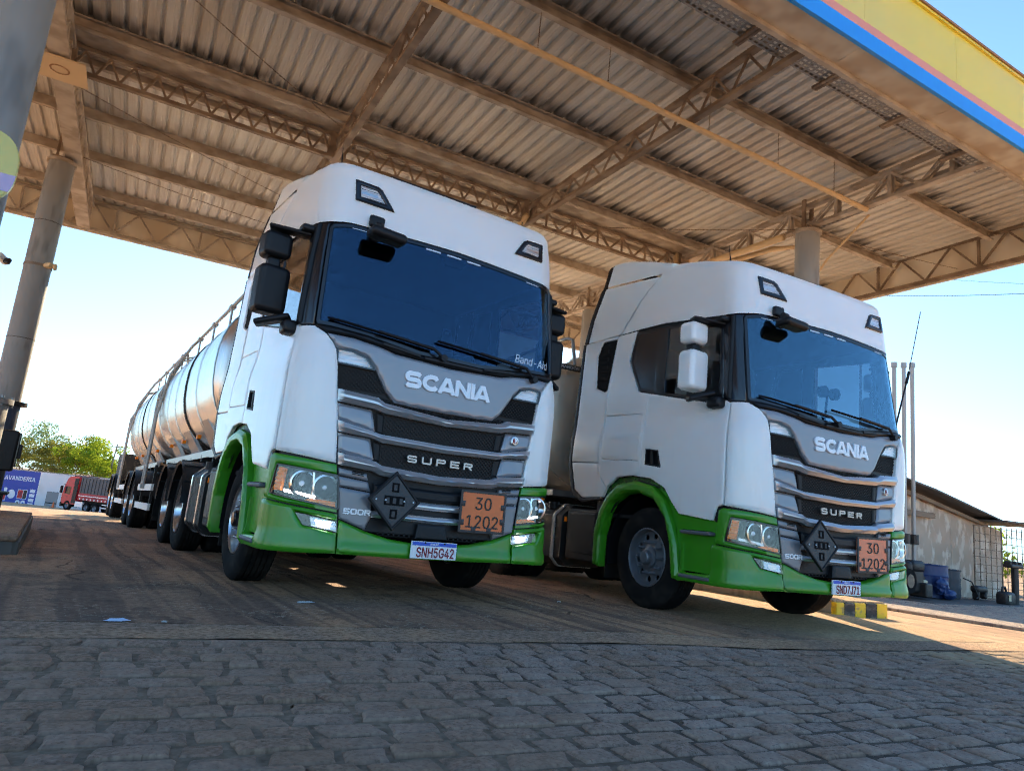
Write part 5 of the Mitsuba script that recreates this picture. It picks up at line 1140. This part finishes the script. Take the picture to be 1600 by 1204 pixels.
drum(9.95, 1.98, .92, .36, 'oily_black', 'oil_drum_002', 'tall oily black tank left of the blue drum', 'oil drums beside the shed')
tl = Kit(); w = trimesh.creation.icosphere(3, 1); v = w.vertices; v = v*[.17, .10, .08]*(1+.35*(meshkit.fbm(v*2.3)[:, None]-.5)*2); w.vertices = v+[10.95, 1.30, .16]; tl.add('sheet', farm(w), 'drum_blue', 30)
w = trimesh.creation.icosphere(3, 1); v = w.vertices; v = v*[.17, .09, .14]*(1+.5*(meshkit.fbm(v*2.1+5)[:, None]-.5)*2); w.vertices = v+[10.78, 1.33, .28]; tl.add('fold', farm(w), 'drum_blue', 30)
tl.place('tarpaulin', 'crumpled blue plastic sheet heaped under the blue drum', 'tarpaulin')
cp = Kit(); cp.add('body', farm(rbox((9.80, 1.5, .42), (.50, .5, .52), .06, 8)), 'oily_black', 35); cp.add('cover', farm(rbox((9.84, 1.46, .60), (.42, .46, .2), .06, 8)), 'black_plastic', 35); cp.add('wheel', farm(lathe([(.001, -.05), (.2, -.05), (.2, .05), (.001, .05)], 'y', 24, (9.42, 1.22, .36))), 'rubber', 35)
cp.add('wheel_hub', farm(lathe([(.001, -.07), (.11, -.06), (.11, .05)], 'y', 20, (9.42, 1.22, .36))), 'wood_grey', 35)
cp.add('step', farm(rbox((10.0, 1.3, .22), (.22, .3, .24), .03, 6)), 'oily_black', 30); cp.place('air_compressor', 'black greasy machine with a side wheel right behind the truck bumper', 'machine')
jc = Kit(); jc.add('can', farm(rbox((10.26, 1.4, .26), (.15, .12, .24), .025, 8)), 'can_pale', 35); jc.add('spout', farm(tube((10.29, 1.4, .38), (10.31, 1.4, .43), .022, 10)), 'oily_black'); jc.add('handle', farm(pipe([(10.20, 1.4, .38), (10.22, 1.4, .43), (10.27, 1.4, .42)], .012, 6)), 'can_pale'); jc.place('jerrycan', 'small yellowish plastic jerrycan beside the black machine', 'jerrycan')
hs = Kit(); hs.add('hose', farm(pipe([(11.95, 1.5, .45), (12.15, 1.45, .40), (12.35, 1.42, .14), (12.2, 1.4, .1)], .012, 6)), 'oily_black', True)
hs.add('drill', farm(cat([rbox((12.55, 1.5, .27), (.42, .15, .12), .04, 8), rbox((12.42, 1.5, .18), (.08, .12, .22), .03, 8), rbox((12.74, 1.5, .19), (.10, .12, .20), .03, 8, (0, .4, 0))])), 'oily_black', 35); hs.place('pump_motor', 'small black motor pump with hose against the shed wall', 'pump')
sp_ = Kit(); sp_.add('post', farm(tube((12.82, 1.0, .02), (12.84, 1.0, .74), .06, 14)), 'oily_black', 40); sp_.add('cap', farm(rbox((12.78, 1.0, .76), (.50, .16, .07), .02, 6)), 'oily_black', 30)
for x in (12.56, 12.80, 12.99): sp_.add('hook', farm(rbox((x, 1.0, .80), (.06, .12, .10), .02, 6)), 'oily_black', 30)
sp_.place('stand_post', 'dark T-shaped stand post in front of the wire fence', 'post')
jb = Kit(); jb.add('tank', farm(rbox((12.42, 1.0, .16), (.36, .22, .26), .06, 8)), 'oily_black', 35); jb.add('handle', farm(pipe([(12.28, 1.0, .29), (12.30, 1.0, .36), (12.40, 1.0, .37), (12.44, 1.0, .29)], .02, 6)), 'oily_black', True); jb.add('tag', farm(b2((12.27, .885, .13), (12.37, .89, .24))), 'can_pale'); jb.place('canister', 'black canister with pale patch beside the T-shaped post', 'canister')
lg = Kit(); lg.add('log', farm(tube((12.36, .92, -.02), (13.5, .88, -.02), .065, 16, .055)), 'wood_grey', 40); lg.add('bark_ring', farm(tube((12.355, .92, -.02), (12.37, .92, -.02), .068, 16)), 'wood_grey'); lg.place('log', 'wooden log lying on the ground at the right edge', 'log')
pl_ = Kit(); 
for i in range(7): pl_.add('block', farm(rbox((9.7+.53*i, 1.26-.085*i*0, -.0), (.52, .9, .13), .02, 6, (0, 0, -.02*(i % 3-1)))), 'shed_roofing', 30)
pl_.place('plinth', 'low dark stone ledge under the drums by the shed', 'ledge')
for i, (x, nm_) in enumerate(((10.32, 'leftmost of the three tall vent pipes, mostly behind the windscreen edge'), (10.66, 'middle of the three tall vent pipes behind the truck'), (10.97, 'rightmost of the three tall vent pipes, ending in a dark socket'))):
    k = Kit(); k.add('pipe', farm(tube((x, 1.9, .15), (x, 1.9, 4.25+.06*i), .038, 14)), 'galv', 40); k.add('cap', farm(tube((x, 1.9, 4.25+.06*i), (x, 1.9, 4.34+.06*i), .055, 14)), 'galv', 30); k.add('socket', farm(tube((x, 1.9, .98), (x, 1.9, 1.16), .085, 12)), 'oily_black', 30)
    k.place('vent_pipe' + (f'_{i:03d}' if i else ''), nm_, 'pipe', None, 'tall vent pipes by the shed')
# low dirt step in front of the shed, brick-set
M('brick_paving', prin(mikit.proc(lambda p, n, uv: mix(mix((.23, .17, .125), (.34, .25, .18), fbm(p.x*1.7, p.y*1.7, 2)), (.13, .10, .085), smoothstep(.5, .7, fbm(p.x*9, p.y*14, 4)))), .85))
ys_ = Polygon([(7.9, 4.0), (8.55, .2), (9.6, -2.4), (16, -4.5), (30, -4.5), (30, 9), (7.9, 9)])
V, F = trimesh.creation.triangulate_polygon(ys_, engine='earcut')
pv = panel(ys_, .0, .10, .02, .012, (.8, .8), mapf=lambda a, b, o: np.stack([a, b, gz(a, b)+.016+np.asarray(o)], -1)); struct('yard_pavement', pv, 'brick_paving', 30)
aw = Kit(); a0, a1, a2 = np.array([1.35, .40, 2.09]), np.array([1.66, .40, 2.91]), np.array([1.89, .40, 3.68])
aw.add('lower_rod', tube(a0, a0+(a1-a0)*.95, .011, 6, .009), 'black_plastic'); aw.add('whip', tube(a0+(a1-a0)*.9, a2, .005, 5), 'black_plastic', True); aw.add('coil', tube(a0+(a1-a0)*.80, a0+(a1-a0)*.98, .016, 8), 'black_plastic')
for k, d, mat_, lab, kind in aw.items: scene['truck_tractor_001__whip_antenna__'+k] = {**d, 'bsdf': {'type': 'ref', 'id': mat_}, 'to_world': ROT_B}
# ---------------------------------------------------------------- power lines at the right
pw = Kit()
def ray_at2(px, py, d): r = np.cross(_f, UPV)*(px-800)/FOC - UPV*(py-602)/FOC + _f; return CAM + r*d
for i, (za, zb_) in enumerate(((461, 452), (424, 447))):
    t = np.linspace(0, 1, 9); P0, P1 = ray_at2(1345, za, 75), ray_at2(1720, zb_, 60); pw.add('wire', pipe([P0+(P1-P0)*q-[0, 0, 1.2*q*(1-q)] for q in t], .03 if i == 0 else .018, 5), 'frame_black', True)
for q in (ray_at2(1345, 440, 75), ray_at2(1720, 450, 60)): pw.add('pole', tube((q[0], q[1], -4), (q[0], q[1], q[2]+2.5), .16, 10, .1), 'column_concrete', 40)
pw.place('power_line', 'thin power line crossing the sky at the right', 'power line')

# ---------------------------------------------------------------- left background: laundry wall, red lorry, trees
D0 = 70/1.0
RV = np.cross(_f, UPV)
def ray_at(px, py, d): r = RV*(px-800)/FOC - UPV*(py-602)/FOC + _f; return CAM + r*d
WS = 1.15; WA, WB = ray_at(-60, 787, 83.), ray_at(195, 800, 79.5)
wu = (WB-WA)*[1, 1, 0]; WL = np.linalg.norm(wu); wu = wu/WL; WL = WL/WS; wn = np.array([wu[1], -wu[0], 0]);
if wn @ (CAM-WA) < 0: wn = -wn
wz0 = float(WA[2])-.5; WT = 4.5
def wmap(a, b, o): a = np.asarray(a)*WS; return np.stack([WA[0]+wu[0]*a+wn[0]*np.asarray(o), WA[1]+wu[1]*a+wn[1]*np.asarray(o), wz0+np.asarray(b)*WS+0*a], -1)
M('wall_white', prin(mikit.proc(lambda p, n, uv: mix((.66, .66, .67), (.50, .47, .43), .6*smoothstep(.4, .8, fbm(p.x*.5, p.y*.5, p.z*.6)))), .8)); M('mural_blue', prin((.055, .075, .34), .7)); M('mural_white', prin((.70, .70, .74), .7)); M('mural_red', prin((.50, .035, .04), .7)); M('door_grey', prin((.24, .24, .24), .6))
wl = Kit(); BL = 8.45
BE = float((ray_at(63, 760, 82.2)-WA) @ wu)/WS          # right edge of the blue paint
wl.add('wall', panel(box(-6, 0, WL+6, WT), 0, .3, 0, 0, (3, 3), mapf=wmap), 'wall_white')
wl.add('mural', panel(box(-6, .55, BE, WT-.02), .006, .005, 0, 0, (3, 3), mapf=wmap), 'mural_blue', label='blue painted part of the wall with laundry advertising')
m = text('LAVANDERIA', .40, .004, True, 1.0); v = m.vertices; Wd = 4.0; v[:, 0] *= Wd/m.extents[0]; m.vertices = wmap(v[:, 0]+BE-.45-Wd, v[:, 1]+WT-1.05, .012+v[:, 2]); wl.add('lettering', m, 'mural_white', label='white capitals reading LAVANDERIA')
def disc_(cx, cz_, r, mt, o=.012, n=20): wl.add('picture', panel(Polygon([(cx+r*math.cos(t), cz_+r*math.sin(t)) for t in np.linspace(0, 2*PI, n, endpoint=False)]), o, .004, 0, 0, (3, 3), mapf=wmap), mt)
def rect_(x0, x1, z0, z1, mt, o=.012): wl.add('picture', panel(box(x0, z0, x1, z1), o, .004, 0, 0, (3, 3), mapf=wmap), mt)
disc_(BE-2.95, 2.0, .46, 'mural_white'); rect_(BE-2.25, BE-1.08, 1.6, 2.55, 'mural_white'); rect_(BE-2.19, BE-1.6, 1.65, 2.5, 'mural_red', .018); rect_(BE-1.55, BE-1.13, 1.65, 2.5, 'print_black', .018); rect_(BE-1.98, BE-1.7, 1.85, 2.3, 'plate_red', .024)
disc_(BE-2.02, 1.2, .28, 'mural_white'); disc_(BE-1.38, 1.2, .28, 'mural_white'); rect_(BE-2.14, BE-1.9, 1.13, 1.25, 'print_black', .018); rect_(BE-1.48, BE-1.28, 1.1, 1.28, 'plate_blue', .018)
for k in range(4): rect_(BE-.82, BE-.2, .95+.46*k, 1.28+.46*k, 'mural_white')
rect_(BE-3.9, BE-3.55, 1.3, 2.6, 'mural_white'); rect_(BE-3.86, BE-3.6, 1.36, 2.1, 'mural_red', .018)
DX = float((ray_at(84, 785, 81.7)-WA) @ wu)/WS
g = wl.group('door'); wl.add('leaf', panel(box(DX-.65, .4, DX+.75, 2.65), .02, .02, .02, .01, (3, 3), mapf=wmap), 'door_grey', False, g); wl.add('bar', panel(box(DX-.6, 1.45, DX+.7, 1.55), .03, .008, 0, 0, (3, 3), mapf=wmap), 'frame_black', False, g)
wl.add('coping', panel(box(-6, WT, WL+6, WT+.08), .04, .38, 0, 0, (3, 3), mapf=wmap), 'column_concrete')
for z in (.18, .36, .54): wl.add('fence_wire', bar(wmap(-6., WT+z, -.1), wmap(np.float64(WL+6), WT+z, -.1), .02), 'frame_black')
for a in np.arange(-5, WL+6, 2.5): wl.add('wire_post', bar(wmap(a, WT, -.1), wmap(np.float64(a), WT+.65, -.1), .05), 'frame_black')
wl.place('laundry_wall', 'far white wall whose left part is a blue laundry advertisement', 'wall')
cone = Kit(); cp_ = ray_at(82, 793, 78.); cp_[2] = gz(cp_[0], cp_[1]); cone.add('cone', lathe([(.16, .05), (.03, .7), (.001, .7)], 'z', 14, cp_), 'orange_panel', 40); cone.add('base', bx(cp_+[0, 0, .025], (.4, .4, .05)), 'frame_black'); cone.place('traffic_cone', 'tiny orange cone in front of the far white wall', 'cone')
# the lorry: local x forward (towards image left), y across, z up
lo = Kit(); M('lorry_red', prin((.42, .022, .030), .35, 0, .5, .6)); M('tarp_grey', prin(mikit.proc(lambda p, n, uv: mix((.085, .09, .10), (.05, .052, .06), fbm(p.x*2, p.y*2, p.z))), .55)); M('tarp_red', prin((.36, .03, .04), .5)); M('lorry_glass', prin((.015, .018, .022), .1, 0, .5, .5))
cabp = Polygon([(0, .75), (.05, 1.5), (-.12, 2.35), (-.45, 3.25), (-.75, 3.5), (-2.1, 3.62), (-2.15, .75)]).buffer(.06)
lo.add('cab', extr(cabp, 2.4, 'xz', -1.2), 'lorry_red', 30)
lo.add('windscreen', extr(Polygon([(.085, 1.75), (-.05, 2.42), (-.07, 2.42), (.065, 1.75)]), 2.2, 'xz', -1.1), 'lorry_glass')
lo.add('side_window', extr(Polygon([(-.32, 1.75), (-.38, 2.5), (-1.15, 2.5), (-1.15, 1.7)]), .03, 'xz', -1.225), 'lorry_glass'); lo.add('rear_panel', extr(Polygon([(-1.6, .8), (-1.6, 3.4), (-2.2, 3.45), (-2.2, .8)]), .03, 'xz', -1.23), 'black_plastic')
lo.add('mirror', rbox((-.05, -1.45, 2.15), (.18, .25, .75), .05, 8), 'black_plastic', 40); lo.add('visor', b2((-.35, -1.1, 2.62), (.12, 1.1, 2.72)), 'black_plastic')
lo.add('bumper', b2((-.1, -1.22, .35), (.12, 1.22, .85)), 'frame_black'); lo.add('side_skirt', b2((-3.4, -1.2, .5), (-2.2, -1.0, 1.05)), 'letter_white'); lo.add('deflector', b2((-2.15, -1.1, 3.6), (-1.2, 1.1, 3.72)), 'black_plastic')
tb = [b2((-15.2, -1.3, 1.95), (-2.7, 1.3, 3.55))]; lo.add('tarpaulin_body', cat(tb), 'tarp_grey')
for i in range(24): x = -2.95-.52*i; lo.add('tarp_pole', b2((x-.03, -1.325, 1.95), (x+.03, -1.30, 3.52)), 'frame_black')
lo.add('tarp_top', rbox((-8.95, 0, 3.57), (12.6, 2.62, .14), .05, 8), 'tarp_grey', 35)
lo.add('red_band', b2((-15.22, -1.315, 1.52), (-2.68, 1.315, 1.95)), 'tarp_red'); lo.add('lower_band', b2((-15.22, -1.31, 1.25), (-2.68, 1.31, 1.50)), 'tarp_red'); lo.add('band_line', b2((-15.22, -1.33, 1.66), (-2.68, -1.316, 1.72)), 'letter_white')
for i in range(22): x = -3.0-.56*i; lo.add('strap', b2((x-.06, -1.335, 1.28), (x+.06, -1.312, 1.46)), 'letter_white')
lo.add('chassis', b2((-15, -.5, .75), (-.5, .5, 1.2)), 'frame_black')
em = panel(Polygon([(.32*math.cos(t), .32*math.sin(t)) for t in np.linspace(0, 2*PI, 20)]).difference(Polygon([(-.12, -.1), (.02, .22), (.14, -.1)])), 0, .004, 0, 0, (1, 1), mapf=lambda a, b, o: np.stack([np.asarray(a)-8.4, -1.345-np.asarray(o), np.asarray(b)+2.85], -1)); lo.add('emblem', em, 'letter_white', label='round white emblem on the dark tarpaulin'); lo.add('emblem', b2((-8.75, -1.345, 2.32), (-8.05, -1.34, 2.42)), 'letter_white')
for (x) in (-1.0, -4.0, -5.3, -8.9, -11.4, -12.7):
    for sd in (-1, 1):
        g = lo.group('wheel'); lo.add('tyre', lathe([(.30, -.14), (.40, -.15), (.50, -.13), (.52, -.08), (.52, .08), (.50, .13), (.40, .15), (.30, .14)], 'y', 28, (x, sd*1.08, .52)), 'rubber', 40, g); lo.add('rim', lathe([(.30, .0), (.29, -sd*-.12), (.18, sd*.02), (.001, sd*.05)], 'y', 24, (x, sd*1.08, .52)), 'rim_grey', 40, g)
for x in (-6.9, -9.9): lo.add('underrun_bar', cat([b2((x-.5, -1.25, .62), (x+.5, -1.22, .74)), b2((x-.5, -1.25, .95), (x+.5, -1.22, 1.05))]), 'letter_white')
LP = ray_at(109, 797, 75.); LQ = ray_at(200, 806, 71.5); lu = (LP-LQ)*[1, 1, 0]; ang = math.atan2(lu[1], lu[0]); 
if True:
    z0 = float(gz(LP[0], LP[1])); nrm = np.array([-math.sin(ang), math.cos(ang)])
    LP2 = LP[:2]
    flip = (np.array([math.sin(ang), -math.cos(ang)]) @ (CAM[:2]-LP2)) > 0   # local -y must face the camera
    mat = T().translate([float(LP2[0]), float(LP2[1]), z0]).rotate([0, 0, 1], math.degrees(ang))
    if not flip: mat = mat @ T().scale([1, -1, 1])
lo.place('lorry', 'distant red lorry with a dark grey tarpaulin trailer by the white wall', 'lorry', mat)
# trees
M('bark', prin((.13, .095, .07), .9))
def leafmat(n_, c1, c2): M(n_, {'type': 'twosided', 'b': {'type': 'principledthin', 'base_color': mikit.proc(lambda p, n, uv: mix(c1, c2, noise(p.x*3, p.y*3, p.z*3))), 'roughness': .6, 'diff_trans': .9, 'specular': .3} } if False else {'type': 'principledthin', 'base_color': mikit.proc(lambda p, n, uv: mix(c1, c2, noise(p.x*3, p.y*3, p.z*3))), 'roughness': .6, 'diff_trans': .9})
leafmat('leaf_airy', (.13, .21, .09), (.19, .25, .12)); leafmat('leaf_yellow', (.22, .33, .03), (.30, .36, .035)); leafmat('leaf_olive', (.13, .16, .03), (.22, .21, .045))
def tree(name, label, base, H, W, n, size, mat, crown0, seed, open_=0.):
    r = np.random.default_rng(seed); k = Kit(); base = np.array(base, float); base[2] = float(gz(base[0], base[1]))
    tops = []; trunk = [tube(base, base+[0, 0, H*.45], .16*H/6, 10, .10*H/6)]
    for i in range(9):
        a = r.uniform(0, 2*PI); e = r.uniform(.3, 1.0); q = base + np.array([math.cos(a)*W*.5*e, math.sin(a)*W*.5*e, H*(crown0 + (1-crown0)*r.uniform(.35, .95)*(1.1-.35*e))]); p = base+[0, 0, H*r.uniform(.25, .45)]
        trunk.append(pipe([p, (p*.6+q*.4)+[0, 0, .2], q], .035*H/6, 6)); tops.append(q)
    k.add('trunk', cat(trunk), 'bark', 40)
    cl = [];
    for i in range(int(26*(1-open_)+10)):
        q = tops[i % 9]; c = q + r.normal(0, 1, 3)*[W*.13, W*.13, H*.09]; cl.append((c, W*r.uniform(.09, .17)))
    V, F = [], []
    for c, rad in cl:
        m_ = int(n/len(cl)); d = r.normal(0, 1, (m_, 3)); d /= np.linalg.norm(d, axis=1)[:, None]; p = c + d*rad*np.cbrt(r.uniform(.15, 1, (m_, 1)))*[1, 1, .75]
        a = r.normal(0, 1, (m_, 3)); a /= np.linalg.norm(a, axis=1)[:, None]; b = np.cross(a, r.normal(0, 1, (m_, 3))); b /= np.linalg.norm(b, axis=1)[:, None]
        s = size*r.uniform(.6, 1.3, (m_, 1)); i0 = sum(len(x) for x in V)
        V.append(np.stack([p-a*s, p+b*s*.5, p+a*s, p-b*s*.5], 1).reshape(-1, 3)); q = i0+4*np.arange(m_)[:, None]; F.append(np.hstack([q, q+1, q+2])); F.append(np.hstack([q, q+2, q+3]))
    k.add('crown', trimesh.Trimesh(np.vstack(V), np.vstack(F), process=False), mat)
    k.place(name, label, 'tree', None, 'trees behind the far wall')
tree('tree', 'tall airy pale green tree behind the blue painted wall', ray_at(72, 770, 97.), 10.8, 11, 3000, .17, 'leaf_airy', .45, 1, .35)
tree('tree_001', 'bushy yellow green tree above the red lorry', ray_at(140, 780, 90.), 8.7, 7.5, 9000, .16, 'leaf_yellow', .35, 2)
tree('tree_002', 'dull olive tree behind the wall, left of the yellow green one', ray_at(88, 780, 92.), 8.1, 9.8, 6500, .16, 'leaf_olive', .30, 3)
tree('tree_003', 'olive green tree at the left edge behind the blue wall', ray_at(28, 780, 92.), 8.3, 8.6, 6000, .16, 'leaf_olive', .30, 4)
tree('tree_004', 'small yellow green tree close to the rear steel tank trailer', ray_at(180, 785, 88.), 6.9, 6.3, 7000, .15, 'leaf_yellow', .30, 5)
tree('tree_005', 'green bush glimpsed through the wire fence at the right edge', far(19.5, 5.5, 0), 3.1, 5.0, 4000, .10, 'leaf_yellow', .12, 6)
pb = ray_at(158, 785, 87.); pb[2] = float(gz(pb[0], pb[1])); up_ = Kit(); up_.add('pole', tube(pb, pb+[.5, 0, 8.3], .13, 10, .08), 'column_concrete', 40); up_.add('cross_arm', bar(pb+[-.2, 0, 7.9], pb+[1.2, 0, 7.95], .10), 'wood_grey'); up_.place('utility_pole', 'slim leaning utility pole among the trees behind the lorry', 'pole')
# ---------------------------------------------------------------- litter on the apron
def flat_litter(name, label, cat_, cx, cy, sx, sy, mat, seed, hgt=.02):
    r = np.random.default_rng(seed); n = 14; t = np.linspace(0, 2*PI, n, endpoint=False); rr = 1+.3*r.normal(0, 1, n)*.6
    rings = []; 
    for s, z in ((1, .004), (.7, .008), (.4, .3)): rings.append(np.stack([cx+sx*rr*s*np.cos(t), cy+sy*rr*s*np.sin(t), float(gz(cx, cy)) + (np.full(n, .004) if s == 1 else hgt*r.uniform(.1, 1, n))], -1))
    V = np.vstack(rings+[np.array([[cx, cy, float(gz(cx, cy))+hgt*.8]])]); F = []
    for q in range(2):
        for i in range(n): j = (i+1) % n; F += [[q*n+i, q*n+j, q*n+n+j], [q*n+i, q*n+n+j, q*n+n+i]]
    for i in range(n): F.append([2*n+i, 2*n+(i+1) % n, 3*n])
    single(name, trimesh.Trimesh(V, F, process=False), mat, label, cat_)
M('litter_blue', prin((.42, .50, .66), .4)); M('litter_white', prin((.42, .41, .39), .7))
flat_litter('plastic_bag', 'crumpled pale plastic bag on the joint line at the left', 'bag', -2.16, -.56, .065, .022, 'litter_blue', 1, .018)
flat_litter('bottle_cap', 'tiny white cap on the ground right of the plastic bag', 'cap', -1.93, -.60, .016, .012, 'litter_white', 2, .012)
flat_litter('paper_scrap', 'torn pale paper scrap lying in front of the left truck', 'paper', -.90, .20, .06, .03, 'litter_white', 3, .014)
flat_litter('paper_scrap_001', 'small pale scrap on the ground between the two trucks', 'paper', 1.75, .6, .022, .018, 'litter_white', 4, .012)
